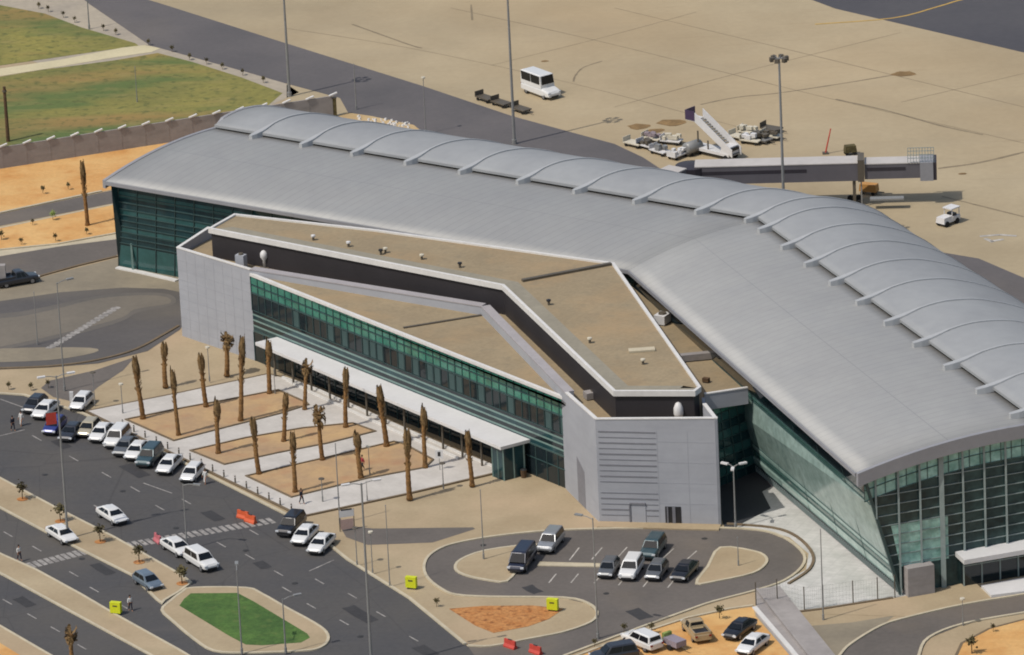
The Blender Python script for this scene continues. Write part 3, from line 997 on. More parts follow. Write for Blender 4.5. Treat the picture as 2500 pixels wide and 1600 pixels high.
# left end wall
mb = MB()
c = [p - outL * 1.0 + Vector((0, 0, -.42)) for p in gable_curve(0)]
c = [p for p in c if p.z > 4.6]
start = BASE[0].copy()
prev = None
for i, p in enumerate(c):
    b_ = V3(p, 0) if i > 2 else V3(lerp(start, V3(c[3], 0), i / 3), 0)
    if prev:
        mb.quad(b_, prev[0], prev[1], p)
    prev = (b_, p)
mb.build('end_glazing', M['glass'], T)
# right gable wall: big glazed front with mullion grid
inR = -outR * .25
corner_b = BASE[2]
LG = 52.0


def gab_top(s):
    """Roof height above the gable wall at distance s (m) from the eave corner along the gable."""
    e, r, k = station(2)
    L = V3(r - e, 0).length
    if s <= L:
        return front_pt(2, s / L).z
    return back_pt(2, (s - L) / k).z


e2 = V3(EAVE[2], 0) + inR
s_base = (V3(corner_b, 0) - e2).dot(gR)
corner_off = V3(corner_b, 0) - (e2 + gR * s_base)


def gp(s, z):
    return e2 + gR * s + Vector((0, 0, z))


S0 = .9
ss = [S0 + i * (43.0 - S0) / 40 for i in range(41)]
DEPF = 1.25
mb_t, mb_g = MB(), MB()


def sb(s):  # left edge leans: base starts further in than the top
    return s


def left_s(z):
    zt = gab_top(S0) - DEPF
    return s_base + (S0 - s_base) * min(1, max(0, z / zt))


for a, b in zip(ss, ss[1:]):
    za, zb = gab_top(a) - DEPF, gab_top(b) - DEPF
    mb_t.quad(gp(a, za - 2.4), gp(b, zb - 2.4), gp(b, zb + .4), gp(a, za + .4))
    lo_a = 0 if a >= s_base else max(0, (s_base - a) / (s_base - S0) * (gab_top(S0) - DEPF))
    lo_b = 0 if b >= s_base else max(0, (s_base - b) / (s_base - S0) * (gab_top(S0) - DEPF))
    if za - 2.4 > lo_a:
        mb_g.quad(gp(a, min(lo_a, za - 2.4)), gp(b, min(lo_b, zb - 2.4)), gp(b, zb - 2.4), gp(a, za - 2.4))
wt = mb_t.build('spandrel_glass', M['glass_spandrel'], T)
mb_g.build('glazing', M['glass_gable'], T)
mbt = MB()
for s0, s1, z0, z1 in ((s_base + .1, s_base + 5.4, 3.0, 7.6),):
    mbt.quad(gp(s0, z0) + outR * .05, gp(s1, z0) + outR * .05, gp(s1, z1) + outR * .05, gp(s0 - (.9 if s0 < s_base + 1 else 0), z1) + outR * .05)
mbt.build('lower_spandrel', M['glass_spandrel'], T)
mb = MB()
s = s_base + .05
i = 0
while s < 42:
    wdt = .5 if i % 4 == 2 else .2
    mb.bar(gp(s, 0) + outR * .16, gp(s, gab_top(s) - DEPF - .05) + outR * .16, wdt, .3)
    s += 2.35
    i += 1
a = s_base - 2.4
while a > S0 + .3:
    mb.bar(gp(a, (s_base - a) / (s_base - S0) * (gab_top(S0) - DEPF)) + outR * .16, gp(a, gab_top(a) - DEPF) + outR * .16, .2, .3)
    a -= 2.35
for z in [1.1 * j for j in range(3, 17)]:
    pts = [x for x in [S0 + .25 * q for q in range(170)] if gab_top(x) - DEPF - 2.3 > z and x > left_s(z)]
    if pts:
        mb.bar(gp(pts[0], z) + outR * .07, gp(pts[-1], z) + outR * .07, .085)
mb.build('mullion', M['mullion'], T)
mb = MB()
zt = gab_top(S0) - DEPF
mb.bar(gp(s_base, 0) + outR * .12, gp(S0, zt + .3) + outR * .12, .35, .3)
for s in [S0 + 1.15 * q for q in range(38)]:
    mb.bar(gp(s, gab_top(s) - DEPF - 2.35) + outR * .05, gp(s, gab_top(s) - DEPF + .1) + outR * .05, .07)
    s2 = s + 1.15
    for dz in (-2.32, -1.15):
        mb.bar(gp(s, gab_top(s) - DEPF + dz) + outR * .05, gp(s2, gab_top(s2) - DEPF + dz) + outR * .05, .07)
mb.build('mullion', M['mullion_dk'], T)
# entrance under the gable: canopy, box and step
mb = MB()
a = P(2354, 1368, 3.6)
b = a + gR * 14
a2 = P(2324, 1340, 3.6)
b2 = a2 + gR * 14
mb.hexa([a - Vector((0, 0, .5)), b - Vector((0, 0, .5)), b2 - Vector((0, 0, .5)), a2 - Vector((0, 0, .5)), a, b, b2, a2])
mb.build('entrance_canopy', M['white'], T)
mb = MB()
q0 = P(2206, 1449)
q0 = q0 + outR * 1.3
q1 = q0 + gR * 2.9
mb.hexa([q0, q1, q1 - outR * 2, q0 - outR * 2] + [v + Vector((0, 0, 3.1)) for v in (q0, q1, q1 - outR * 2, q0 - outR * 2)])
mb.build('service_box', M['wall_conc'], T)
mb = MB()
q0 = P(2345, 1424) + outR * .9
q1 = q0 + gR * 14
mb.hexa([q0, q1, q1 - outR * 3, q0 - outR * 3] + [v + Vector((0, 0, 3.0)) for v in (q0, q1, q1 - outR * 3, q0 - outR * 3)])
ev = mb.build('entrance_vestibule', M['glass_dk'], T)
mb = MB()
for i in range(8):
    mb.bar(q0 + gR * (i * 2) + outR * .04, q0 + gR * (i * 2) + outR * .04 + Vector((0, 0, 3)), .14)
mb.bar(q0 + outR * .05 + Vector((0, 0, 2.2)), q1 + outR * .05 + Vector((0, 0, 2.2)), .12)
mb.build('door_frame', M['mullion'], ev)
struct(MB().prism([P(2395, 1436), P(2480, 1420), P(2560, 1405), P(2560, 1440), P(2500, 1450), P(2420, 1460)], 0, .3).build('steps', M['white']))
sheet('pavement', [(2180, 1461), (2360, 1428), (2400, 1438), (2420, 1462), (2355, 1476), (2220, 1506), (2005, 1500), (2005, 1490)], .02, M['ground'])

# ---- office block with stepped flat roofs
zA, zB, zM, zR, zR2 = 10.6, 10.8, 11.1, 11.5, 11.9
A = V3(P(431, 606, zA), 0)
B = V3(P(610, 660, zB), 0)
Mm = V3(P(1175, 750, zM), 0)
D = V3(P(1380, 960, 11.3), 0)
RC = V3(P(1453, 1025, zR), 0)
R2 = V3(P(1751, 1023, zR2), 0)
R3 = V3(P(1723, 987, zR2), 0)
Pl = V3(P(508, 556, 11.0), 0)
tz = {}
outline = [(A, zA), (B, zB), (Mm, zM), (D, 11.3), (RC, zR), (R2, zR2), (R3, zR2)]
ROOFZ = 9.75
back = [V3(P(1720, 962, 11), 0), V3(P(1826, 946, 11), 0), lerp(BASE[1], BASE[2], .45) + Vector((-.3, 0, 0)), BASE[1] + Vector((0, .4, 0)), lerp(BASE[0], BASE[1], .36), V3(P(590, 528, 10.2), 0)]
fp = [a for a, z in outline] + back + [Pl]
mb = MB().prism([(p.x, p.y) for p in inset(fp, .14)[1]], ROOFZ - .3, ROOFZ)
mb.build('flat_roof', M['flatroof'], T)
# outer walls with parapets
mb, cp, bt, cp2, cp3 = MB(), MB(), MB(), MB(), MB()


def wall_seg(mb_, cpb, a, b, za, zb, th=.3, z0=0.0):
    d = (b - a).normalized()
    n = Vector((d.y, -d.x, 0))  # outwards for a counter-clockwise outline
    i = -n * th
    mb_.hexa([V3(a, z0), V3(b, z0), V3(b + i, z0), V3(a + i, z0), V3(a, za), V3(b, zb), V3(b + i, zb), V3(a + i, za)])
    o = n * .05
    cpb.hexa([V3(a + o, za), V3(b + o, zb), V3(b + i - o, zb), V3(a + i - o, za), V3(a + o, za + .12), V3(b + o, zb + .12), V3(b + i - o, zb + .12), V3(a + i - o, za + .12)])


chain = [(Pl, 11.0)] + outline
for (a, za), (b, zb) in zip(chain, chain[1:]):
    wall_seg(mb, bt if a in (B, Mm) else (cp if a in (Pl, A) else cp2), a, b, za, zb, .3 if a not in (B, Mm) else .95)
wall_seg(mb, MB(), back[-1], Pl, 10.2, 10.6)
wall_seg(mb, cp3, back[0], back[1], 10.9, 10.9, .25, ROOFZ - .6)
blk = mb.build('block_wall', M['cladding'], T)
bt.build('parapet_band', M['bandtop'], blk)
for q in (cp, cp2, cp3):
    q.build('parapet_coping', M['cop'], blk)
# cladding seams: horizontal boards on the near block, fine joints on the far one
mb = MB()
for i in range(16):
    if i in (5,):
        continue
    z = .9 + i * .62
    a, b = lerp(RC, R2, .02), lerp(RC, R2, .49)
    n = Vector(((R2 - RC).y, -(R2 - RC).x, 0)).normalized()
    mb.bar(a + n * .012 + Vector((0, 0, z)), b + n * .012 + Vector((0, 0, z)), .05, .14 if i % 2 else .07)
for a, b, zs in ():
    n = Vector(((b - a).y, -(b - a).x, 0)).normalized()
    for z in zs:
        mb.bar(lerp(a, b, .52 if a is RC else .01) + n * .008 + Vector((0, 0, z)), lerp(a, b, .99) + n * .008 + Vector((0, 0, z)), .03, .03)
mb.build('cladding_boards', M['cladding_seam'], blk)
for a, b, zs, ts in ((A, B, [1.15 * i for i in range(1, 9)], [i / 8 for i in range(1, 8)]), (RC, R2, [2.3 * i for i in range(1, 5)], [.5, .75])):
    mb = MB()
    n = Vector(((b - a).y, -(b - a).x, 0)).normalized() * .004
    for z in zs:
        mb.bar(lerp(a, b, .50 if a is RC else .005) + n + Vector((0, 0, z)), lerp(a, b, .995) + n + Vector((0, 0, z)), .02, .035)
    for t in ts:
        mb.bar(lerp(a, b, t) + n + Vector((0, 0, .05)), lerp(a, b, t) + n + Vector((0, 0, 10.4)), .03, .02)
    mb.build('cladding_joint', M['cladding_fine'], blk)
nR = Vector(((R2 - RC).y, -(R2 - RC).x, 0)).normalized()
# shadow band painted on the narrow face and doors on the near block
mb = MB()
for t0, t1, z0, z1 in ((.30, .55, .0, 4.2),):
    n = Vector(((RC - D).y, -(RC - D).x, 0)).normalized()
    a, b = lerp(D, RC, t0) + n * .015, lerp(D, RC, t1) + n * .015
    mb.quad(V3(a, z0), V3(b, z0), V3(b, z1), V3(a, z1 + 1))
mb.build('painted_shadow_band', M['cladding_seam'], blk)
mb = MB()
a, b = lerp(RC, R2, .255), lerp(RC, R2, .385)
fr = [(a, b, 2.35)]
mb.hexa([a + nR * .02, b + nR * .02, b + nR * .06, a + nR * .06] + [v + Vector((0, 0, 2.2)) for v in (a + nR * .02, b + nR * .02, b + nR * .06, a + nR * .06)])
dr = mb.build('door', M['cladding'], T)
mb = MB()
mb.bar(a + nR * .1 + Vector((0, 0, 2.28)), b + nR * .1 + Vector((0, 0, 2.28)), .16)
mb.bar(a + nR * .1, a + nR * .1 + Vector((0, 0, 2.2)), .14)
mb.build('door_frame', M['cladding_seam'], dr)
mb = MB()
a, b = lerp(RC, R2, .545), lerp(RC, R2, .675)
mb.hexa([a + nR * .02, b + nR * .02, b + nR * .05, a + nR * .05] + [v + Vector((0, 0, 2.0)) for v in (a + nR * .02, b + nR * .02, b + nR * .05, a + nR * .05)])
dr = mb.build('door', M['gap'], T)
mb = MB()
for t in (.15, .5, .6):
    p = lerp(a, b, t)
    mb.bar(p + nR * .09, p + nR * .09 + Vector((0, 0, 1.95)), .16, .08)
mb.build('door_frame', M['cladding_seam'], dr)
mb = MB()
a, b = RC - (R2 - RC).normalized() * 0 + nR * 1.6, R2 + nR * 1.6
mb.hexa([RC + nR * .02, a, b, R2 + nR * .02] + [v + Vector((0, 0, .17)) for v in (RC + nR * .02, a, b, R2 + nR * .02)])
struct(mb.build('pavement', M['ground']))

# ---- upper flat-roofed storey with dark walls
PH = [P(508, 557, 13.3), P(572, 521, 13.3), P(920, 560, 13.3), P(1500, 641, 13.3), P(1712, 944, 13.3), P(1697, 955, 13.3), P(1497, 955, 13.3), P(1225, 696, 13.3)]
PH = PH[::-1]
if area2(PH) < 0:
    PH = PH[::-1]
out, inn = inset(PH, .35)
n = len(out)
mb, mw, me_ = MB(), MB(), MB()
mb.prism([(p.x, p.y) for p in inset(PH, .3)[1]], 12.75, 13.1)
for i in range(n):
    a, b = V3(out[i], 0), V3(out[(i + 1) % n], 0)
    c_, d_ = V3(inn[i], 0), V3(inn[(i + 1) % n], 0)
    me_.hexa([a + Vector((0, 0, 12.7)), b + Vector((0, 0, 12.7)), d_ + Vector((0, 0, 12.7)), c_ + Vector((0, 0, 12.7)), a + Vector((0, 0, 13.3)), b + Vector((0, 0, 13.3)), d_ + Vector((0, 0, 13.3)), c_ + Vector((0, 0, 13.3))])
out2, inn2 = inset(PH, .25)[1], inset(PH, .5)[1]
mw.prism([(p.x, p.y) for p in out2], ROOFZ, 12.75)
up = mb.build('upper_roof', M['flatroof'], T)
me_.build('roof_edge', M['cop'], up)
mw.build('upper_wall', M['darkwall'], T)
# grey membrane margin along the front edge of the upper roof and the dark bar across it
mb = MB()
ins_a, ins_b = inset(PH, .36)[1], inset(PH, 2.1)[1]
for i in range(n):
    j = (i + 1) % n
    mid = (out[i] + out[j]) / 2
    p = V3(mid, 13.3)
    # only the edges facing the forecourt
    d = (out[j] - out[i]).normalized()
    nrm_ = Vector((d.y, -d.x))
    if nrm_.y < -.35 or (nrm_.y < 0 and (out[j] - out[i]).length > 8):
        mb.quad(V3(ins_a[i], 13.112), V3(ins_a[j], 13.112), V3(ins_b[j], 13.112), V3(ins_b[i], 13.112))
mb.build('roof_margin', M['flatgrey'], up)
mb = MB()
mb.bar(P(1275, 686, 13.2), P(1492, 645, 13.2), .5, .35)  # dark bar paints the shadow line of a step in the roof
mb.build('dark_step_line', M['steel_dk'], up)

# ---- triangular glazed entrance hall
FL, FR = V3(B, 0) + (V3(P(1382, 972, 10.45), 0) - V3(B, 0)).normalized() * .02, V3(P(1382, 972, 10.45), 0)
HZ = 10.45
_df = (FR - FL).normalized()
_in = Vector((-_df.y, _df.x, 0)) * .12
mb = MB().prism([(p.x, p.y) for p in (FL + _in, FR + _in, D, Mm, B + _in)], HZ - .6, HZ - .3)
hr = mb.build('hall_roof', M['flatroof'], T)
mb = MB()
d = (FR - FL).normalized()
nF = Vector((d.y, -d.x, 0))
mb.hexa([V3(q_, z) for z in (HZ - .32, HZ) for q_ in (FL + nF * .1, FR + nF * .1, FR - nF * .3, FL - nF * .3)])
mb.build('roof_edge', M['cop'], hr)
mb = MB()
mb.bar(P(985, 801, HZ - .25), P(1175, 770, HZ - .25), .3, .2)
mb.build('dark_step_line', M['steel_dk'], hr)
z0 = Vector((0, 0, 0))
top = Vector((0, 0, HZ - .32))
hh = HZ - .32
rows = [(0, .30, 'glass_dk', 'glazing')]
edges = [.30, .345, .365, .41, .43, .475, .495, .54, .56, .60]
for i in range(9):
    rows.append((edges[i], edges[i + 1], 'louvre' if i % 2 else ('glass' if i % 4 else 'glass_dk'), 'louvre_band' if i % 2 else 'glazing'))
rows += [(.60, .80, 'glass_dk', 'glazing'), (.80, .815, 'louvre', 'louvre_band'), (.815, .90, 'glass_green', 'spandrel_glass'), (.90, .91, 'glass', 'glazing'), (.91, 1.0, 'glass_green', 'spandrel_glass')]
wall_rows(FL + z0, FR + z0, FL + top, FR + top, rows)
grid(FL + z0, FR + z0, FL + top, FR + top, 44, [.36, .6, .8, .815, .9, .999], 'mullion', M['mullion_dk'], .08, .12, vfrom=.6, hw=.06)
grid(FL + z0, FR + z0, FL + Vector((0, 0, 3.5)), FR + Vector((0, 0, 3.5)), 30, [.6], 'shopfront_frame', M['mullion_dk'], .08, .1)
random.seed(5)
for i in range(44):
    if random.random() < .30:
        a, b = lerp(FL, FR, (i + .12) / 44) + nF * .02, lerp(FL, FR, (i + .88) / 44) + nF * .02
        MB().quad(V3(a, hh * .61), V3(b, hh * .61), V3(b, hh * .79), V3(a, hh * .79)).build('window_blind', M['mullion_dk'], T)
# street canopy along the hall
cz = 4.0
c4 = [P(623, 836, cz), P(1222, 1092, cz), P(1298, 1072, cz), P(696, 818, cz)]
mb = MB().prism([(p.x, p.y) for p in c4], cz - .35, cz)
can = mb.build('canopy', M['white'], T)
a0, a1 = V3(c4[0], 0), V3(c4[1], 0)
dn = (V3(c4[2], 0) - V3(c4[1], 0)).normalized()
for i in range(13):
    p = lerp(a0, a1, (i + .5) / 13) + dn * 1.2
    MB().tube([p, p + Vector((0, 0, cz - .35))], .13, 8).build('column', M['steel_dk'], can)
mb = MB()
e0 = lerp(a0, a1, .955) + dn * .3
e1 = a1 + dn * .4 - (a1 - a0).normalized() * .2
e2_, e3 = e1 + dn * 2.6, e0 + dn * 2.6
mb.hexa([V3(p, z) for z in (0, cz - .36) for p in (e0, e1, e2_, e3)])
vv = mb.build('entrance_vestibule', M['glass'], T)
mb = MB()
for p in (e0, lerp(e0, e1, .5), e1, lerp(e1, e2_, .5), e2_):
    mb.bar(V3(p, 0), V3(p, cz - .4), .14)
mb.build('door_frame', M['louvre'], vv)
# link glazing below the eave beside the near block
la, lb = back[0], back[1]
lb2 = lerp(BASE[1], BASE[2], .50)
rows = [(i / 9, (i + 1) / 9, ('glass', 'glass_row')[i % 2] if i < 8 else 'glass_green', 'link_glazing') for i in range(9)]
wall_rows(la, lb2, la + Vector((0, 0, ROOFZ - .6)), lb2 + Vector((-1.2, -1.0, ROOFZ - .6)), rows)
grid(la, lb2, la + Vector((0, 0, ROOFZ - .6)), lb2 + Vector((-1.2, -1.0, ROOFZ - .6)), 5, [i / 9 for i in range(1, 9)], 'mullion', M['mullion_dk'], .08, .1)
mb = MB()
wall_seg(mb, MB(), R3, la, zR2 - .6, 10.6)
mb.build('side_wall', M['cladding'], T)

# ------------------------------------------------------------------ objects
def scale_at(p):
    return FPX / (p - CAMP).dot(_fw)


def height_at(bx, by, ty):
    """Height of an upright thing whose foot is at photo pixel (bx, by) and whose top reaches row ty."""
    p = P(bx, by)
    lo, hi = 0.0, 60.0
    for _ in range(40):
        z = (lo + hi) / 2
        v = p + Vector((0, 0, z)) - CAMP
        y = 800 - FPX * v.dot(_up) / v.dot(_fw)
        if y > ty:
            lo = z
        else:
            hi = z
    return lo


# ---- cars
KIND = {
    'sedan': dict(L=4.6, W=.9, st=[(-2.3, .74, .80), (-2.18, .84, .94), (-1.5, .9, .99), (0, .9, .97), (.95, .9, .95), (1.6, .87, .87), (2.12, .8, .74), (2.3, .66, .58)], base=(-1.85, 1.1), roof=(-1.05, .28), zb=.94, zr=1.44, wb=.84, wr=.62),
    'hatchback': dict(L=4.0, W=.86, st=[(-2.0, .74, .84), (-1.9, .82, .98), (-1.2, .86, 1.0), (0, .86, .98), (.8, .86, .96), (1.45, .83, .88), (1.85, .76, .74), (2.0, .62, .58)], base=(-1.88, 1.0), roof=(-1.4, .2), zb=.94, zr=1.5, wb=.8, wr=.62),
    'suv': dict(L=4.8, W=.95, st=[(-2.4, .82, .95), (-2.3, .9, 1.08), (-1.5, .95, 1.12), (0, .95, 1.12), (.9, .95, 1.1), (1.7, .92, 1.04), (2.25, .86, .92), (2.4, .74, .7)], base=(-2.25, 1.15), roof=(-1.95, .4), zb=1.06, zr=1.78, wb=.88, wr=.72),
    'van': dict(L=5.2, W=.98, st=[(-2.6, .9, 1.05), (-2.5, .95, 1.15), (-1.5, .98, 1.18), (0, .98, 1.18), (1.2, .98, 1.15), (2.0, .95, 1.02), (2.45, .9, .9), (2.6, .78, .66)], base=(-2.5, 1.95), roof=(-2.4, 1.0), zb=1.12, zr=2.0, wb=.92, wr=.78),
    'minibus': dict(L=5.8, W=1.12, st=[(-2.9, 1.06, 1.25), (-2.84, 1.1, 1.36), (-1.5, 1.12, 1.38), (0, 1.12, 1.38), (1.3, 1.12, 1.36), (1.9, 1.1, 1.25), (2.7, 1.02, 1.08), (2.9, .92, .8)], base=(-2.86, 1.45), roof=(-2.82, 1.1), zb=1.3, zr=3.0, wb=1.08, wr=1.03, gz=1.75),
    'pickup': dict(L=5.1, W=.94, st=[(-2.55, .84, .95), (-2.5, .9, 1.02), (-1.5, .94, 1.03), (-.3, .94, 1.05), (.9, .94, 1.05), (1.7, .92, 1.0), (2.4, .86, .9), (2.55, .74, .68)], base=(-.45, 1.2), roof=(-.2, .6), zb=1.0, zr=1.72, wb=.87, wr=.7),
}
CARS = {}
CATN = dict(sedan='car', hatchback='car', suv='car', van='van', minibus='van', pickup='pickup')


def build_car(kind):
    k = KIND[kind]
    root = thing(kind, 'car', CATN[kind])
    mb = MB()
    rings = []
    for x, wd, z in k['st']:
        zl = .3 if abs(x) < k['L'] / 2 - .2 else .42
        rings.append([(x, -wd * .86, zl), (x, -wd, .5), (x, -wd * .985, z * .82), (x, -wd * .9, z), (x, -wd * .6, z + .03), (x, wd * .6, z + .03), (x, wd * .9, z), (x, wd * .985, z * .82), (x, wd, .5), (x, wd * .86, zl)])
    nn = len(rings[0])
    vv = [p for r in rings for p in r]
    fs = []
    for i in range(len(rings) - 1):
        for j in range(nn):
            j2 = (j + 1) % nn
            fs.append((i * nn + j, i * nn + nn + j, i * nn + nn + j2, i * nn + j2))
    fs += [tuple(range(nn)), tuple((len(rings) - 1) * nn + j for j in range(nn))[::-1]]
    mb.add(vv, fs)
    b0, b1 = k['base']
    r0, r1 = k['roof']
    zb, zr, wb, wr = k['zb'], k['zr'], k['wb'], k['wr']
    zm = zr - .09
    c = []
    for z, x0, x1, wd in ((zb, b0, b1, wb), (zm, r0 - .1 * (r0 - b0) * 0 - .1, r1 + .12, wr), (zr, r0 + .12, r1 - .15, wr * .84)):
        c.append([(x0, -wd, z), (x1, -wd, z), (x1 + (.07 if z > zb else 0), -wd * .45, z), (x1 + (.07 if z > zb else 0), wd * .45, z), (x1, wd, z), (x0, wd, z)])
    o = [p for r in c for p in r]
    fs = []
    for lv in range(2):
        for j in range(6):
            j2 = (j + 1) % 6
            fs.append((lv * 6 + j, lv * 6 + j2, lv * 6 + 6 + j2, lv * 6 + 6 + j))
    fs.append((12, 13, 14, 15, 16, 17))
    mb.add(o, fs)
    body = mb.build('body', CP['white'], root, smooth=False)
    body['painted'] = 1
    me = body.data
    bv = body.modifiers.new('bevel', 'BEVEL')
    bv.width = .035
    bv.segments = 2
    bv.limit_method = 'ANGLE'
    bv.angle_limit = rad(28)

    def pt(x0, x1, w0, w1, t, z):  # helper between base and mid-roof lines
        return x0 + (x1 - x0) * t, w0 + (w1 - w0) * t

    def glass(nm, q):
        MB().quad(*q).build(nm, M['cglass'], root)

    rx0, rx1 = r0 - .1, r1 + .12
    zb = k.get('gz', zb)
    zt = zm - .04
    e = .022
    # windscreen, rear window
    glass('windscreen', [(b1 + .05 + e, -wb * .88, zb + .06), (b1 + .05 + e, wb * .88, zb + .06), (rx1 + .1 + e, wr * .86, zt), (rx1 + .1 + e, -wr * .86, zt)])
    glass('rear_window', [(b0 + .08 - e * 2, wb * .82, zb + .1), (b0 + .08 - e * 2, -wb * .82, zb + .1), (rx0 - .01 - e, -wr * .84, zt), (rx0 - .01 - e, wr * .84, zt)])
    for sgn in (-1, 1):
        f = 1 if sgn < 0 else -1
        xa, xb = b0 + .22, b1 - .3
        ya, yb = rx0 + .12, rx1 - .1
        xm, ym = (xa + xb) / 2 + .05, (ya + yb) / 2 + .05
        for (p0, p1, q0, q1) in ((xa, xm - .05, ya, ym - .04), (xm + .05, xb, ym + .04, yb)):
            q = [(p0, sgn * (wb * .985 + e), zb + .05), (p1, sgn * (wb * .985 + e), zb + .05), (q1, sgn * (wr + .02 + e), zt), (q0, sgn * (wr + .02 + e), zt)]
            glass('side_window', q if f > 0 else q[::-1])
    wr_ = .33 if kind in ('sedan', 'hatchback') else .38
    xw = k['L'] / 2 * .62
    for x in (-xw, xw + .05):
        for sgn in (-1, 1):
            mbw = MB()
            y = sgn * (k['W'] * .95)
            mbw.tube([(x, y - sgn * .2, wr_), (x, y + sgn * .02, wr_)], wr_, 16)
            wh = mbw.build('wheel', M['tyre'], root)
            MB().tube([(x, y, wr_), (x, y + sgn * .035, wr_)], wr_ * .6, 12).build('rim', M['rim'], wh, world=False)
    xl = k['st'][-2][0]
    for sgn in (-1, 1):
        zz = k['st'][-2][2] - .12
        MB().box((xl + .1, sgn * k['st'][-2][1] * .8, zz), (.16, .34, .15)).build('headlight', M['lampl'], root)
        MB().box((k['st'][0][0] - .0, sgn * k['st'][0][1] * .86, k['st'][0][2] - .05), (.1, .26, .18)).build('taillight', M['tail'], root)
    MB().box((k['st'][-1][0] - .02, 0, .46), (.1, 1.1, .2)).build('grille', M['gap'], root)
    if kind == 'pickup':
        mbb = MB()
        mbb.box((-1.45, 0, 1.062), (1.9, 1.5, .02))
        mbb.build('load_bed', M['gap'], root)
        mb2 = MB()
        for y in (-.86, .86):
            mb2.box((-1.45, y * .96, 1.16), (2.0, .12, .24))
        mb2.box((-2.44, 0, 1.16), (.1, 1.55, .24))
        o = mb2.build('bed_side', CP['white'], root)
        o['painted'] = 1
    return root


def car(kind, px, dpx, color, label, group=None, z=0.0, sc=1.0):
    x, y = px
    p = P(x, y)
    p.z = z
    h = heading(x, y, *dpx)
    if kind not in CARS:
        CARS[kind] = build_car(kind)
        CARS[kind].location = (0, 0, -500)
    r = dup(CARS[kind], p, h, label, group, None, CP[color])
    r['category'] = CATN[kind]
    return r


RD = (100, 62)
GP = 'cars parked along the plaza kerb'
for a in (('sedan', (112, 1012), (-70, 60), 'white', 'white sedan nearest the banner lamp post at the head of the plaza row'),
          ('hatchback', (86, 1000), (-70, 60), 'dark', 'dark hatchback half hidden behind the first white sedan of the row'),
          ('hatchback', (200, 994), (-60, 60), 'white', 'small white hatchback half hidden behind the white pillar sign'),
          ('hatchback', (134, 1052), (-60, 60), 'blue', 'blue hatchback parked beneath the red banner'),
          ('sedan', (176, 1066), (-60, 60), 'dark', 'dark sedan between the blue hatchback and the beige one'),
          ('hatchback', (218, 1058), (-60, 64), 'beige', 'small beige hatchback between the dark sedan and a white car'),
          ('sedan', (249, 1068), (-60, 64), 'white', 'white sedan next to the small beige hatchback'),
          ('suv', (287, 1082), (-60, 64), 'white', 'tall white car parked beside a dark grey car'),
          ('sedan', (308, 1102), (-60, 64), 'grey', 'dark grey sedan squeezed between two white cars'),
          ('sedan', (336, 1112), (-60, 64), 'white', 'white sedan parked next to the dark green-grey car'),
          ('suv', (366, 1128), (-60, 64), 'teal', 'dark green-grey car in the plaza row'),
          ('sedan', (414, 1146), (-60, 64), 'white', 'white sedan second from the crossing end of the plaza row'),
          ('hatchback', (470, 1168), (-60, 64), 'white', 'white hatchback at the crossing end of the plaza row')):
    car(*a, group=GP)
car('sedan', (275, 1270), RD, 'white', 'white sedan driving on the wide road beside the median saplings')
car('sedan', (152, 1317), RD, 'white', 'white sedan driving on the inner road just before the small zebra crossing')
car('hatchback', (362, 1432), RD, 'steelblue', 'blue-silver hatchback driving on the inner road')
car('sedan', (432, 1348), RD, 'white', 'white sedan stopped at the median by the crossing, behind a white estate')
car('suv', (492, 1382), RD, 'white', 'white off-roader with dark rear window at the tip of the median')
car('suv', (712, 1296), (-60, 60), 'black', 'black off-roader parked beside the main road kerb')
car('sedan', (745, 1318), (-60, 62), 'white', 'white sedan wedged between a black off-roader and another white car')
car('sedan', (785, 1340), (-60, 60), 'white', 'white sedan with open kerb beside it, last of three by the main road')
PG = 'cars in the parking loop'
for a in (('van', (1275, 1382), (-44, 60), 'navy', 'long dark blue-grey van parked on the left edge of the parking loop'),
          ('suv', (1345, 1336), (-48, 60), 'silver', 'silver off-roader parked behind the long dark van'),
          ('hatchback', (1487, 1400), (-30, 50), 'grey', 'dark grey hatchback leftmost in the lower row of the parking loop'),
          ('suv', (1542, 1402), (-34, 56), 'white', 'white car in the lower row between two dark cars'),
          ('suv', (1595, 1352), (-40, 54), 'teal', 'dark teal off-roader alone in the upper row of the parking loop'),
          ('hatchback', (1604, 1406), (-40, 56), 'grey', 'grey hatchback in the lower row behind the dark teal off-roader'),
          ('sedan', (1672, 1406), (-52, 56), 'black', 'black sedan at the island end of the lower parking row')):
    car(*a, group=PG)
car('suv', (1568, 1578), (-60, -26), 'white', 'white off-roader parked on the orange sand next to the small trailer')
car('pickup', (1700, 1552), (-46, -56), 'tan', 'tan pickup with dark open bed on the orange sand')
car('sedan', (1806, 1548), (-56, 40), 'black', 'black sedan on the orange sand beside the low grey ramp')
car('sedan', (1838, 1586), (-60, 46), 'white', 'white sedan on the orange sand in front of the black sedan')
car('suv', (1500, 1612), (-60, 10), 'dark', 'dark car cut off by the bottom edge of the photo on the sand')
car('pickup', (42, 694), (80, -14), 'dark', 'dark pickup on the service road at the left edge')
car('minibus', (1322, 232), (60, 22), 'white', 'tall white box van standing alone on the open apron')
for r in CARS.values():
    for ch in list(r.children):
        for g2 in list(ch.children):
            bpy.data.objects.remove(g2)
        bpy.data.objects.remove(ch)
    bpy.data.objects.remove(r)


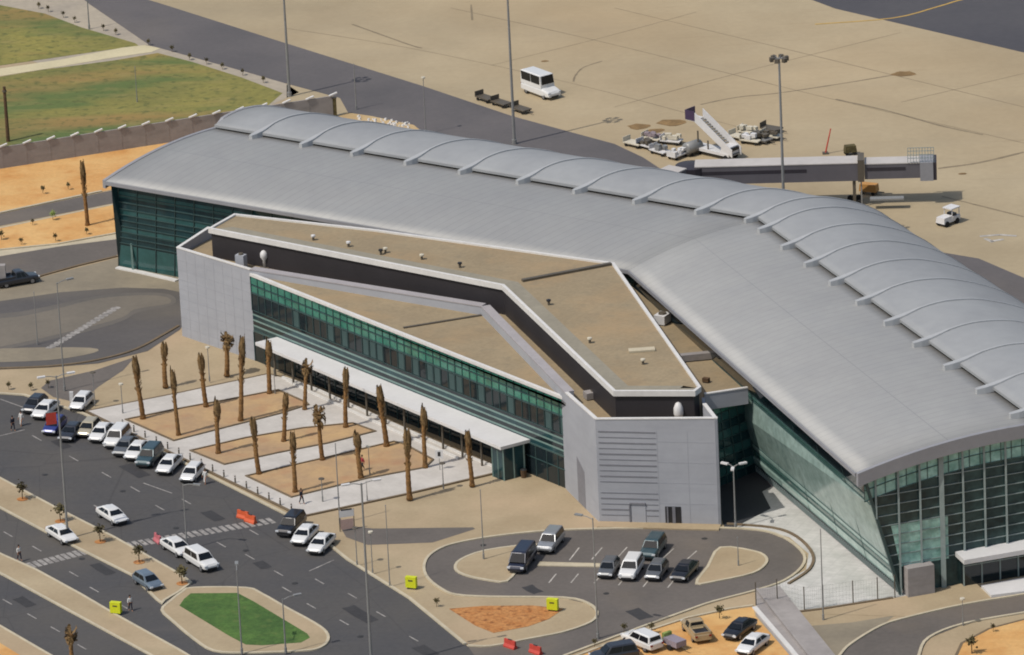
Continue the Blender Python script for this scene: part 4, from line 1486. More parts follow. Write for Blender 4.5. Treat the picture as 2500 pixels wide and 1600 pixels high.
# ---- palms
def palm_mesh(h, full, seed):
    random.seed(seed)
    tr = MB()
    n = 18
    path, rr = [], []
    for i in range(n + 1):
        t = i / n
        path.append((.06 * math.sin(t * 4 + seed), .05 * math.cos(t * 3 + seed), t * h * .86))
        rr.append((.27 - .08 * t) * (1.07 if i % 2 else .95) + (.08 if i == 0 else 0) + (.06 * max(0, t - .7) / .3))
    tr.tube(path, rr, 9)
    cr = MB()
    top = Vector(path[-1])
    z0 = h * (.70 if not full else .78)
    nb = 30 if not full else 46
    for i in range(nb):
        a = random.uniform(0, 6.283)
        base = Vector((math.cos(a) * .14, math.sin(a) * .14, z0 + random.uniform(-.25, .3) * h * .3))
        ln = random.uniform(.16, .30) * h * (1 if not full else .8)
        sp = random.uniform(.08, .22) if not full else random.uniform(.22, .5)
        up = 1 if not full else random.choice([1, 1, .55, .1, -.3])
        prev = None
        sd = Vector((-math.sin(a), math.cos(a), 0))
        for q in range(6):
            t = q / 5
            rad_ = sp * math.sin(min(1, t * 1.15) * 2.4) + (.25 * t if full else .03 * t)
            p = base + Vector((math.cos(a) * rad_, math.sin(a) * rad_, ln * (t * up - (.35 * t * t if full else 0))))
            wdt = .15 * math.sin(.35 + t * 2.5) + .02
            cur = (p - sd * wdt, p + sd * wdt)
            if prev:
                cr.quad(prev[0], prev[1], cur[1], cur[0])
                # leaflets
                for s_ in (-1, 1):
                    c0 = cur[0 if s_ < 0 else 1]
                    cr.add([c0, p, c0 + sd * s_ * random.uniform(.05, .2) + Vector((0, 0, random.uniform(-.25, .1)))], [(0, 1, 2)])
            prev = cur
    if not full:  # old cut leaf stubs low on the trunk
        for i in range(14):
            a = random.uniform(0, 6.283)
            z = random.uniform(.45, .72) * h
            b_ = Vector((math.cos(a) * .2, math.sin(a) * .2, z))
            cr.bar(b_, b_ + Vector((math.cos(a) * .2, math.sin(a) * .2, .3)), .1, .05)
    return tr, cr


PALM = {}


def palm(base, top, label, full=False, group='palms in the plaza beds', z=.16, seed=0, frond='frond_dry'):
    h = max(3.0, height_at(base[0], base[1], top[1]))
    p = P(*base)
    key = (full, seed % 3)
    if key not in PALM:
        tr, cr = palm_mesh(6.0, full, seed % 3 + 1)
        root = thing('palm_tree', label, 'palm', (0, 0, 0), 0, group)
        tr.build('trunk', M['trunk'], root, smooth=True)
        cr.build('crown', M[frond], root)
        PALM[key] = root
        r = root
    else:
        r = dup(PALM[key], p, 0, label, group)
    sc = h / 6.0
    r.location = (p.x, p.y, z - .02)
    wid = random.Random(base[0] * 7 + seed).uniform(.9, 1.15)
    r.scale = (wid, wid, sc)
    tp = P(top[0], top[1], h)
    lx = (tp.x - p.x) / h
    r.rotation_euler = (0, max(-.12, min(.12, lx)), random.Random(base[1]).uniform(0, .5))
    return r


palm_list = [
    ((348, 1026), (329, 880), 'bare palm at the road-side corner of the first plaza bed, leaning left', 0),
    ((435, 1066), (421, 905), 'tall palm near the front tip of the first plaza bed', 0),
    ((503, 996), (489, 868), 'palm with split top midway along the rear edge of the first bed', 0),
    ((587, 1031), (592, 835), 'tallest palm, standing in the middle of the first plaza bed', 0),
    ((657, 964), (657, 835), 'palm at the canopy corner of the first plaza bed', 0),
    ((404, 948), (401, 842), 'pale brown palm outside the paving beyond the first bed', 0),
    ((553, 921), (556, 812), 'palm with a full drooping crown beside the grey block', 1),
    ((532, 1110), (530, 980), 'palm at the front end of the middle plaza bed', 0),
    ((632, 1160), (617, 1025), 'palm on the path corner at the front of the last bed', 0),
    ((692, 1081), (698, 970), 'palm in the middle plaza bed, second from the road', 0),
    ((743, 1003), (754, 882), 'palm with bushy greyish crown at the canopy end of the first bed', 1),
    ((844, 1046), (845, 905), 'palm at the canopy end of the middle plaza bed', 0),
    ((943, 1093), (925, 950), 'palm leaning left on the canopy corner of the last bed', 0),
    ((1037, 1145), (1035, 998), 'palm at the far right corner of the last bed', 0),
    ((787, 1126), (776, 990), 'palm with bushy top at the far end of the middle bed', 1),
    ((720, 1205), (714, 1065), 'palm at the front corner of the last bed near the bollards', 0),
    ((880, 1170), (871, 1060), 'palm midway along the near edge of the last bed', 0),
    ((1000, 1222), (994, 1055), 'big palm standing outside the plaza edge on the beige paving', 0),
    ((1152, 1190), (1141, 1060), 'palm by the canopy end at the right corner of the plaza', 0),
]
for i, (b, t, lb, fu) in enumerate(palm_list):
    palm(b, t, lb, bool(fu), seed=i)
palm((213, 553), (200, 402), 'lone brown palm in the sandy bed left of the terminal', False, 'palms away from the plaza', .12, 3)
palm((180, 1672), (172, 1532), 'palm with dark crown rising from the bottom left pavement', True, 'palms away from the plaza', .15, 4)


# ---- saplings and shrubs
def sapling_mesh(seed, h):
    random.seed(seed)
    st, cr = MB(), MB()
    st.tube([(0, 0, 0), (.03, 0, h * .5), (0, .04, h * .8)], [.06, .045, .025], 6)
    for i in range(5):
        a = i * 1.3
        st.tube([(0, 0, h * (.45 + .06 * i)), (math.cos(a) * .28, math.sin(a) * .28, h * (.65 + .06 * i))], [.025, .012], 5)
    for i in range(110):
        d = Vector((random.gauss(0, .26), random.gauss(0, .26), h * .74 + random.gauss(0, h * .13)))
        u = Vector((random.uniform(-1, 1), random.uniform(-1, 1), random.uniform(-1, 1))).normalized() * random.uniform(.08, .17)
        v = u.cross(Vector((random.random(), random.random(), 1))).normalized() * random.uniform(.05, .1)
        cr.quad(d - u - v, d + u - v, d + u + v, d - u + v)
    return st, cr


SAP = {}


def sapling(x, y, h, label, group, basin=False, z=0.0, leaf='leaf'):
    key = (basin, leaf)
    p = P(x, y)
    if key not in SAP:
        r = thing('sapling', label, 'young tree', (0, 0, 0), 0, group)
        st, cr = sapling_mesh(11 if basin else 12, 2.0)
        st.build('trunk', M['bark'], r)
        cr.build('crown', M[leaf], r)
        if basin:
            mb_ = MB()
            mb_.add([(math.cos(a * .524) * .62, math.sin(a * .524) * .62, .012) for a in range(12)], [tuple(range(12))])
            mb_.build('soil_basin', M['soil'], r)
        SAP[key] = r
    else:
        r = dup(SAP[key], p, 0, label, group)
    r.location = (p.x, p.y, z)
    s = h / 2.0
    r.scale = (s if not basin else 1, s if not basin else 1, s)
    r.rotation_euler = (0, 0, x * .7)
    return r


for i, (x, y, lb) in enumerate(((55, 1222, 'staked sapling in a brown basin on the median, nearest the left edge'), (148, 1276, 'sapling on the median beside the banner lamp post'), (245, 1326, 'sapling on the median just before the wide zebra crossing'),
                                (340, 1376, 'sapling on the median just past the wide zebra crossing'), (445, 1428, 'sapling at the narrow tip of the median'))):
    sapling(x, y, 1.9, lb, 'median saplings in soil basins', True, .15)
for x, y in ((95, 22), (118, 30), (155, 44), (183, 56), (253, 76), (283, 86), (363, 112), (420, 128), (463, 147), (505, 158), (543, 170), (593, 185), (643, 203)):
    sapling(x, y, .95, 'tiny dark bush in the row along the edge of the airside road', 'row of bushes along the airside road', False)
for x, y, lb in ((22, 952, 'small bush on the beige pavement nearest the left edge'), (76, 954, 'small bush on the beige pavement between two others'), (118, 948, 'small bush on the pavement beside the grey side path'), (1066, 1482, 'small dark bush on the pavement by the yellow sign box')):
    sapling(x, y, 1.0, lb, None, False)
for x, y, h, lf, lb in ((105, 474, 1.3, 'leaf', 'dry shrub on the open orange sand beside the service road, left one'), (167, 464, 1.2, 'leaf', 'dry shrub on the open orange sand beside the service road, right one'), (80, 552, 1.1, 'leaf', 'small shrub in the planting bed left of the pale green bush'),
                        (130, 540, 1.7, 'leaf_g', 'pale green bush in the sandy planting bed'), (4, 588, 1.7, 'leaf', 'brown shrub at the left edge of the planting bed'), (52, 600, 1.2, 'leaf', 'shrub low in the planting bed near the left edge'), (136, 592, 1.4, 'leaf', 'brown shrub at the kerb under the pale green bush'), (212, 575, 1.2, 'leaf', 'shrub below the lone palm in the planting bed'),
                        (1524, 1548, 1.4, 'leaf', 'sapling at the edge of the orange sand car park, left'), (1592, 1548, 1.6, 'leaf', 'sapling behind the white off-roader on the sand'), (1757, 1512, 1.9, 'leaf', 'sapling on the orange sand near the low grey ramp'), (1452, 1582, 1.2, 'leaf', 'small shrub on the pavement left of the sand car park'),
                        (2373, 1598, 2.6, 'leaf', 'young tree in the orange sand bed at the bottom right'), (2425, 1545, 1.2, 'leaf', 'shrub at the rim of the bottom right sand bed')):
    sapling(x, y, h * .75, lb, None, False, .1, lf)


# ---- lamp posts
def lamp(base, top, label, kind='double', group='street lamps', z=0.0, ang=0.0, name='street_lamp', rr=.09):
    h = height_at(base[0], base[1], top[1]) - z
    p = P(*base)
    r = thing(name, label, 'lamp post', (p.x, p.y, z), ang, group)
    mb_ = MB()
    mb_.tube([(0, 0, 0), (0, 0, .6), (0, 0, .62), (0, 0, h)], [rr * 1.5, rr * 1.5, rr, rr * .6], 8)
    mb_.build('pole', M['steel'], r, world=False)
    if kind == 'ball':
        MB().tube([(0, 0, h - .25), (0, 0, h - .18), (0, 0, h - .02), (0, 0, h)], [.05, .26, .26, .08], 10).build('lamp_head', M['cream'], r, world=False)
    elif kind == 'flat':
        MB().tube([(0, 0, h - .1), (0, 0, h)], [.34, .3], 12).build('lamp_head', M['steel_dk'], r, world=False)
    elif kind == 'plain':
        MB().tube([(0, 0, h), (0, 0, h + .15)], [.07, .03], 8).build('lamp_head', M['steel'], r, world=False)
    else:
        arms = {'double': 2, 'single': 1, 'triple': 3, 'flood': 6}[kind]
        for i in range(arms):
            a = 2 * math.pi * i / arms
            L = 1.3 if kind in ('double', 'single') else .8
            d = Vector((math.cos(a), math.sin(a), 0))
            MB().tube([(0, 0, h - .15), tuple(d * L * .5 + Vector((0, 0, h + .05))), tuple(d * L + Vector((0, 0, h + .1)))], .05, 6).build('arm', M['steel'], r, world=False)
            if kind == 'flood':
                MB().box(tuple(d * (L + .1) + Vector((0, 0, h - .1))), (.42, .5, .5), a).build('floodlight', M['steel_dk'], r, world=False)
            else:
                MB().box(tuple(d * (L + .3) + Vector((0, 0, h + .1))), (.85, .34, .16), a).build('lamp_head', M['white'] if kind != 'single' else M['steel'], r, world=False)
    return r


SL = 'street lamps beside the roads'
lb0 = lamp((166, 1318), (160, 918), 'very tall lamp post on the median carrying a red banner', 'double', SL, .15, .3, rr=.14)
bn = MB()
hb = height_at(166, 1318, 1015)
for z1, z0_, mm in ((hb + .3, hb - 1.0, 'red'),):
    MB().box((-.85, 0, (z1 + z0_) / 2), (1.1, .06, z1 - z0_ - .01)).build('banner', M[mm], lb0, world=False)
MB().bar((0, 0, hb + .34), (-1.45, 0, hb + .34), .06).build('banner_arm', M['steel'], lb0, world=False)
lamp((158, 955), (141, 690), 'tall thin lamp post on the beige pavement left of the plaza', 'single', SL, 0, .5)
lamp((92, 842), (87, 715), 'thin post standing inside the turning loop', 'plain', SL, 0, 0, rr=.06)
lamp((457, 1342), (446, 1182), 'lamp post beside the white car at the median crossing', 'single', SL, 0, -.4)
lamp((591, 1600), (579, 1392), 'lamp post standing in the green lawn island', 'single', SL, .15, 1.6)
lamp((698, 1598), (678, 1462), 'lamp post at the right rim of the green lawn island', 'single', SL, .15, .4)
lamp((830, 1280), (818, 1085), 'thin lamp post beside the plaza information board', 'plain', SL, 0, 0, rr=.08)
lamp((910, 1402), (903, 1297), 'white headed lamp post left of the yellow sign box', 'ball', SL, 0, 0, rr=.06)
lamp((952, 1433), (937, 1236), 'thin post between the white headed lamp and the yellow sign box', 'plain', SL, 0, 0, rr=.06)
lamp((908, 1640), (890, 1180), 'very tall grey lamp post on the right kerb of the main road', 'double', SL, 0, .3, rr=.15)
lamp((872, 1382), (872, 1288), 'short dark post behind the kerb of the main road', 'flat', SL, 0, 0, rr=.06)
lamp((1181, 1368), (1168, 1198), 'thin lamp post on the left parking island', 'plain', SL, .15, 0, rr=.07)
lamp((1460, 1560), (1447, 1265), 'tall lamp post at the tip of the red soil island', 'single', SL, 0, 2.6, rr=.1)
lamp((1803, 1384), (1799, 1314), 'thin post on the right parking island', 'plain', SL, .15, 0, rr=.06)
lamp((1796, 1290), (1793, 1138), 'triple headed white lamp in the shadow of the grey block', 'triple', SL, 0, .4, rr=.1)
lamp((2010, 1514), (2000, 1295), 'thin lamp post on the pale stone forecourt by the mesh fence', 'plain', SL, 0, 0, rr=.08)
lamp((2351, 1528), (2351, 1460), 'short white headed lamp on the bottom right road edge', 'ball', SL, 0, 0, rr=.05)
GL = 'small plaza lamps'
lamp((300, 1012), (298, 936), 'small lamp with pale cap at the road-side plaza corner', 'ball', GL, 0, 0, rr=.06)
lamp((232, 992), (228, 908), 'small lamp with flat dark cap left of the plaza corner', 'flat', GL, 0, 0, rr=.06)
lamp((512, 935), (507, 846), 'small lamp with pale cap behind the first plaza bed', 'ball', GL, .16, 0, rr=.06)
lamp((672, 965), (671, 905), 'small thin post beside the palm at the canopy corner', 'plain', GL, .16, 0, rr=.05)
lamp((788, 1228), (784, 1168), 'small dark capped lamp on the near plaza paving, road side', 'flat', GL, .16, 0, rr=.06)
lamp((897, 1226), (894, 1178), 'short plain post on the near edge of the plaza', 'plain', GL, .16, 0, rr=.05)
lamp((903, 1162), (899, 1088), 'small lamp with pale cap in the last plaza bed', 'ball', GL, .16, 0, rr=.05)
lamp((1083, 1197), (1081, 1130), 'dark capped lamp under the small white sign at the plaza corner', 'flat', GL, .16, 0, rr=.06)
MG = 'floodlight masts on the apron'
lamp((707, 236), (676, -60), 'floodlight mast beyond the perimeter wall end, cut by the top edge', 'flood', MG, 0, 0, 'floodlight_mast', .2)
lamp((1256, 352), (1238, -60), 'floodlight mast rising just behind the vaulted roof, cut by the top edge', 'flood', MG, 0, 0, 'floodlight_mast', .2)
lamp((1918, 630), (1892, 142), 'floodlight mast with its cluster of lamps in view, in front of the jet bridge', 'flood', MG, 0, .2, 'floodlight_mast', .2)
AG = 'small airside lamps'
lamp((870, 268), (865, 158), 'thin grey lamp post on the airside road behind the wall end', 'plain', AG, 0, 0, rr=.08)
lamp((1040, 328), (1032, 188), 'thin pale lamp post on the airside road above the vaulted roof', 'ball', AG, 0, 0, rr=.07)
lamp((218, 72), (212, -40), 'dark lamp post at the top left, cut by the upper edge', 'plain', AG, 0, 0, rr=.1)
lamp((335, 250), (333, 165), 'thin pale post standing in the rough grass field', 'plain', AG, 0, 0, rr=.06)
p = P(20, 346)
r = thing('utility_pole', 'thick dark brown pole in front of the grass field at the left edge', 'pole', p)
MB().tube([(0, 0, 0), (0, 0, height_at(20, 346, 212))], [.26, .2], 8).build('pole', M['bark'], r, world=False)
MB().tube([(0, 0, 6.5), (0, 0, 6.72)], [.3, .3], 8).build('pole_cap', M['steel_dk'], r, world=False)

# ---- perimeter wall
w0, w1 = P(-110, 430), P(812, 286)
W = thing('perimeter_wall', 'long grey concrete perimeter wall with pale post tops before the grass field', 'wall', w0)
L = (w1 - w0).length
d = (w1 - w0).normalized()
n_ = Vector((d.y, -d.x, 0))
mb = MB()
mb.hexa([w0, w1, w1 - n_ * .2, w0 - n_ * .2] + [v + Vector((0, 0, 2.75)) for v in (w0, w1, w1 - n_ * .2, w0 - n_ * .2)])
mb.build('wall_panel', M['wall_conc'], W)
npost = int(L / 2.9)
for i in range(npost + 1):
    q = w0 + d * (L * i / npost)
    mb = MB()
    mb.box((q.x + n_.x * -.1, q.y + n_.y * -.1, 1.42), (.22, .24, 2.84), math.atan2(d.y, d.x))
    po = mb.build('post', M['wall_conc'], W)
    MB().bar(q - d * .3 + Vector((0, 0, 2.8)), q + d * .75 + Vector((0, 0, 3.1)), .3, .16).build('post_cap', M['cop'], po)
mb = MB()
q = P(818, 284)
g0 = thing('gate_post', 'dark gate post at the end of the perimeter wall', 'post', q)
MB().box((0, 0, 1.2), (.5, .5, 2.4)).build('post', M['leaf'], g0, world=False)
MB().box((0, 0, 2.45), (.62, .62, .12)).build('post_cap', M['steel_dk'], g0, world=False)
# mesh fence by the stone forecourt
fp_ = [(1846, 1478), (1898, 1470), (1964, 1489), (2010, 1484), (2083, 1474), (2143, 1466), (2185, 1460)]
F_ = thing('mesh_fence', 'see-through mesh fence on thin posts along the pale stone forecourt', 'fence', P(*fp_[0]))
for (x, y) in fp_:
    q = P(x, y)
    MB().tube([q, q + Vector((0, 0, 2.5))], .06, 6).build('post', M['steel_dk'], F_)
mb = MB()
for (a, b) in zip(fp_, fp_[1:]):
    a, b = P(*a), P(*b)
    for k in range(6):
        mb.bar(a + Vector((0, 0, .15 + .45 * k)), b + Vector((0, 0, .15 + .45 * k)), .01)
    for k in range(1, 9):
        q = lerp(a, b, k / 9)
        mb.bar(q, q + Vector((0, 0, 2.4)), .008)
mb.build('mesh', M['steel'], F_)
# low grey ramp wall
RW = thing('ramp_wall', 'low grey concrete ramp wall running down beside the orange sand', 'wall', P(1846, 1446))
a, b = P(1846, 1446), P(1990, 1628)
dd = (b - a).normalized()
nn = Vector((-dd.y, dd.x, 0))
mb = MB()
mb.hexa([a, b, b + nn * 2.6, a + nn * 2.6] + [v + Vector((0, 0, .35)) for v in (a, b, b + nn * 2.5, a + nn * 2.5)])
mb.build('wall', M['wall_conc'], RW)
mb = MB()
mb.hexa([v + Vector((0, 0, .35)) for v in (a - nn * .05, b - nn * .05, b + nn * .25, a + nn * .25)] + [v + Vector((0, 0, .44)) for v in (a - nn * .05, b - nn * .05, b + nn * .25, a + nn * .25)])
mb.build('coping', M['wall_conc'], RW)

# ---- bollards along the plaza front
bol = None
for i in range(16):
    t = i / 15
    x, y = 300 + (712 - 300) * t, 1044 + (1250 - 1044) * t
    p = P(x, y)
    if bol is None:
        bol = thing('bollard', 'short dark bollard in the row along the road-side plaza edge', 'bollard', (p.x, p.y, .14), 0, 'bollards along the plaza edge')
        MB().tube([(0, 0, 0), (0, 0, .72), (0, 0, .8)], [.09, .09, .05], 8).build('post', M['steel_dk'], bol, world=False)
        MB().tube([(0, 0, .58), (0, 0, .66)], [.1, .1], 8).build('reflective_band', M['white'], bol, world=False)
    else:
        dup(bol, (p.x, p.y, .14))

# ---- signs, boards, barriers
def sign_box(x, y, label):
    p = P(x, y)
    r = thing('sign_box', label, 'sign', (p.x, p.y, .0), heading(x, y, 100, 10))
    MB().box((0, 0, .78), (1.15, .5, 1.15)).build('panel', M['fluo'], r, world=False)
    for s in (-.4, .4):
        MB().box((s, 0, .11), (.1, .3, .22)).build('leg', M['steel_dk'], r, world=False)
    MB().box((0, -.262, .98), (.5, .02, .14)).build('dark_mark', M['leaf'], r, world=False)


sign_box(1005, 1438, 'fluorescent yellow sign box on the pavement left of the parking loop')
sign_box(1350, 1492, 'fluorescent yellow sign box on the red soil island')
sign_box(284, 1500, 'fluorescent yellow sign box on the pavement of the inner road')
p = P(848, 1296)
r = thing('information_board', 'white information board with pink lower panel near the plaza corner', 'sign', p, heading(848, 1296, 100, -14))
MB().box((0, 0, 1.95), (1.6, .1, .75)).build('board', M['white'], r, world=False)
MB().box((0, 0, 2.38), (1.2, .12, .12)).build('top_rail', M['gap'], r, world=False)
MB().box((0, 0, .75), (1.4, .06, 1.1)).build('lower_panel', mat('pinkish_panel', (188, 160, 150), .7, .05, 1, .05, 4, local=True), r, world=False)
for s in (-.78, .78):
    MB().box((s, 0, 1.2), (.08, .08, 2.4)).build('leg', M['steel_dk'], r, world=False)
p = P(1074, 1150)
r = thing('small_sign', 'small white sign with a dark symbol at the right plaza corner', 'sign', (p.x, p.y, .16), rad(-6))
MB().box((0, 0, 1.75), (.85, .06, .95)).build('board', M['white'], r, world=False)
MB().box((0, -.04, 1.78), (.3, .02, .5)).build('symbol', M['gap'], r, world=False)
MB().tube([(0, 0, 0), (0, 0, 1.3)], .04, 6).build('pole', M['steel'], r, world=False)
p = P(176, 992)
r = thing('pillar_sign', 'slim white pillar sign between parked cars at the head of the plaza', 'sign', p)
MB().box((0, 0, .85), (.42, .25, 1.7)).build('pillar', M['white'], r, world=False)
MB().box((0, 0, .05), (.7, .5, .1)).build('base', M['wall_conc'], r, world=False)
p = P(3, 700)
r = thing('utility_cabinet', 'light grey utility cabinet at the left edge by the dark pickup', 'cabinet', p)
MB().box((0, 0, 1.4), (1.3, .8, 2.6)).build('case', M['wall_conc'], r, world=False)
MB().box((0, 0, .05), (1.5, 1, .1)).build('base', M['kerb'], r, world=False)
p = P(1279, 1166)
r = thing('litter_bin', 'dark brown litter bin beside the end of the long canopy', 'bin', p)
MB().tube([(0, 0, 0), (0, 0, .9)], [.3, .36], 10).build('body', M['bark'], r, world=False)
MB().tube([(0, 0, .9), (0, 0, 1.0)], [.38, .2], 10).build('lid', M['gap'], r, world=False)


def barrier(x, y, dpx, c1, label, group):
    p = P(x, y)
    r = thing('traffic_barrier', label, 'barrier', (p.x, p.y, .02), heading(x, y, *dpx), group)
    mb_ = MB()
    prof_ = [(-.28, 0), (.28, 0), (.28, .15), (.12, .4), (.09, .85), (-.09, .85), (-.12, .4), (-.28, .15)]
    n_ = len(prof_)
    vs_ = [(sx, y_, z_) for sx in (-.75, .75) for (y_, z_) in prof_]
    mb_.add(vs_, [tuple(range(n_)), tuple(range(n_, 2 * n_))[::-1]] + [(i, n_ + i, n_ + (i + 1) % n_, (i + 1) % n_) for i in range(n_)])
    mb_.build('body', M[c1], r, world=False)
    MB().box((0, 0, .87), (.5, .14, .06)).build('filler_cap', M['gap'], r, world=False)


BG = 'plastic traffic barriers on the road'
barrier(594, 1266, (60, 16), 'orange', 'orange plastic barrier at the plaza end of the zebra crossing, rear one', BG)
barrier(612, 1276, (60, 20), 'orange', 'orange plastic barrier at the plaza end of the zebra crossing, front one', BG)
barrier(386, 1324, (50, 40), 'pink', 'pinkish red barrier at the median end of the zebra crossing', BG)
barrier(1246, 1582, (60, 20), 'red', 'red barrier at the bottom mouth of the parking loop, left one', BG)
barrier(1308, 1596, (60, 20), 'red', 'red barrier at the bottom mouth of the parking loop, right one', BG)
p = P(1648, 1584)
r = thing('trailer', 'small grey and green cargo trailer next to the white off-roader', 'trailer', (p.x, p.y, 0), heading(1648, 1584, 60, 26))
MB().box((0, 0, .8), (2.1, 1.3, .6)).build('body', mat('trailer_paint', (150, 140, 150), .5, .05, 1, .05, 4, local=True), r, world=False)
MB().box((-1.2, 0, 1.0), (.35, 1.0, .9)).build('headboard', M['leaf_g'], r, world=False)
MB().bar((1.0, 0, .5), (2.0, 0, .5), .08).build('drawbar', M['steel_dk'], r, world=False)
for s in (-1, 1):
    MB().tube([(0, s * .6, .3), (0, s * .8, .3)], .3, 12).build('wheel', M['tyre'], r, world=False)


# ---- rooftop equipment
def roof_unit(x, y, z, size, label, body='cream', fan=True, rz=None):
    p = P(x, y, z)
    r = thing('rooftop_unit', label, 'roof unit', (p.x, p.y, z), rad(-30) if rz is None else rz)
    a, b, h = size
    MB().box((0, 0, h / 2 + .12), (a, b, h)).build('casing', M[body], r, world=False)
    MB().box((0, 0, .06), (a * .9, b * .9, .12)).build('base_frame', M['gap'], r, world=False)
    if fan:
        MB().tube([(0, 0, h + .12), (0, 0, h + .3)], [min(a, b) * .36, min(a, b) * .32], 12).build('fan_cowl', M['steel_dk'], r, world=False)


roof_unit(1452, 972, ROOFZ, (2.2, 1.1, .7), 'long brownish air unit on the lower roof near the dark wall corner', 'wall_conc', True, rad(20))
roof_unit(1470, 952, ROOFZ, (1.0, 1.0, 1.2), 'white cube air unit tucked behind the long brownish unit', 'white', True)
roof_unit(1618, 790, ROOFZ, (1.3, 1.6, 1.0), 'pale air unit in the dark gap under the right roof edge', 'white', True)
roof_unit(1700, 880, ROOFZ, (3.4, .8, .7), 'long pale duct box beside the lower end of the upper roof', 'wall_conc', False, rad(8))
roof_unit(1724, 934, ROOFZ, (.7, .5, .4), 'small brown box on the lower roof strip', 'bark', False)
roof_unit(590, 655, ROOFZ, (1.1, .8, 1.5), 'grey air unit at the left end of the lower roof', 'cladding', True)
p = P(646, 654, ROOFZ)
r = thing('satellite_dish', 'small white dome on the lower roof against the dark wall', 'dish', (p.x, p.y, ROOFZ))
MB().tube([(0, 0, 0), (0, 0, .9), (0, 0, 1.3), (0, 0, 1.75), (0, 0, 2.0), (0, 0, 2.08)], [.16, .18, .44, .42, .24, .05], 14).build('dome', M['white'], r, world=False, smooth=True)
MB().box((0, 0, .05), (1.0, 1.0, .1)).build('base', M['steel_dk'], r, world=False)
p = P(1657, 1018, ROOFZ + .6)
r = thing('satellite_dish', 'large white dome dish standing behind the near block parapet', 'dish', (p.x, p.y, ROOFZ))
MB().tube([(0, 0, .5), (0, 0, 1.0), (0, 0, 1.6), (0, 0, 2.1), (0, 0, 2.25)], [.4, .52, .5, .3, .05], 16).build('dome', M['white'], r, world=False, smooth=True)
MB().tube([(0, 0, 0), (0, 0, .5)], .3, 10).build('pedestal', M['steel'], r, world=False)
VG = 'vents along the upper roof edge'
for x, y, lb, c in ((765, 587, 'pale roof vent farthest left on the upper roof', 'white'), (851, 603, 'pale roof vent, second from the left on the upper roof', 'white'), (941, 618, 'pale roof vent with a dark neighbour on the upper roof', 'cream'), (1030, 634, 'pale roof vent nearest the bend of the upper roof', 'cream'), (1123, 654, 'dark roof vent close to the bend of the upper roof', 'gap'),
                    (930, 622, 'small dark vent beside a pale vent on the upper roof', 'gap'), (1340, 745, 'dark vent past the joint on the upper roof', 'gap'), (1570, 890, 'pale low vent below the white slab on the upper roof', 'cream'), (1440, 838, 'pale vent on the grey margin of the upper roof', 'cream')):
    p = P(x, y, 13.1)
    r = thing('roof_vent', lb, 'vent', (p.x, p.y, 13.1), 0, VG)
    MB().tube([(0, 0, 0), (0, 0, .45)], .14, 8).build('pipe', M['steel_dk'], r, world=False)
    MB().tube([(0, 0, .45), (0, 0, .62), (0, 0, .68)], [.26, .26, .08], 10).build('cowl', M[c], r, world=False)
p = P(1567, 857, 13.1)
r = thing('roof_slab', 'pale flat slab lying on the upper roof', 'slab', (p.x, p.y, 13.1), rad(4))
MB().box((0, 0, .12), (2.8, 1.0, .2)).build('slab', M['kerb'], r, world=False)
MB().box((0, 0, .01), (2.6, .8, .02)).build('bearer', M['gap'], r, world=False)

# ---- jet bridge
fz, tzb = 3.35, 5.6
JB = thing('jet_bridge', 'long grey passenger boarding bridge reaching over the apron behind the terminal', 'jet bridge', P(2085, 492))
a, b = P(1700, 452, fz), P(2288, 437, fz)
dj = (b - a).normalized()
nj = Vector((-dj.y, dj.x, 0))
WJ = 2.7


def jb_box(nm, t0, t1, z0_, z1, wd, M_, parent=JB, off=0.0):
    p, q = lerp(a, b, t0), lerp(a, b, t1)
    u = nj * (off)
    v = nj * (off + wd)
    mb_ = MB().hexa([V3(x, z0_) for x in (p + u, q + u, q + v, p + v)] + [V3(x, z1) for x in (p + u, q + u, q + v, p + v)])
    return mb_.build(nm, M_, parent)


t1_ = jb_box('tunnel', 0, .68, fz, tzb - .1, WJ, M['bridge'])
jb_box('roof', -.005, .685, tzb - .1, tzb + .02, WJ + .1, M['bridge_top'], t1_, -.05)
jb_box('window_strip', .02, .46, fz + 1.2, fz + 1.6, .03, M['bridge_dk'], t1_, -.03)
t2_ = jb_box('tunnel', .70, .93, fz + .12, tzb - .3, WJ - .3, M['bridge'], JB, .15)
jb_box('roof', .70, .94, tzb - .3, tzb - .18, WJ - .2, M['bridge_top'], t2_, .1)
jb_box('window_strip', .71, .87, fz + 1.15, fz + 1.55, .03, M['bridge_dk'], t2_, .12)
jb_box('service_frame', .672, .698, fz - .1, tzb + .35, WJ + .3, M['steel_dk'], JB, -.15)
cb = jb_box('cab', .93, .985, fz - .15, tzb - .1, WJ + .5, M['fascia'], JB, -.25)
jb_box('cab_door', .985, .999, fz - .1, tzb - .15, WJ + .3, M['bridge_dk'], cb, -.15)
mb = MB()
for t in [.88 + .012 * i for i in range(10)]:
    for o in (0, WJ):
        q = lerp(a, b, t) + nj * o
        mb.bar(V3(q, tzb - .15), V3(q, tzb + .8), .06)
for o in (0, WJ):
    for z in (.4, .8):
        mb.bar(V3(lerp(a, b, .88) + nj * o, tzb + z), V3(lerp(a, b, .99) + nj * o, tzb + z), .06)
mb.build('railing', M['mullion'], cb)
for o in (.4, WJ - .4):
    q = lerp(a, b, .655) + nj * o
    MB().bar(V3(q, 0), V3(q, fz), .34).build('support_leg', M['steel_dk'], JB)
    for s in (-.5, .5):
        q2 = q + dj * s
        MB().tube([V3(q2 - nj * .15, .4), V3(q2 + nj * .15, .4)], .4, 12).build('wheel', M['tyre'], JB)
MB().bar(V3(lerp(a, b, .685) + nj * .2, 0), V3(lerp(a, b, .685) + nj * .2, fz), .16).build('support_leg', M['steel'], JB)
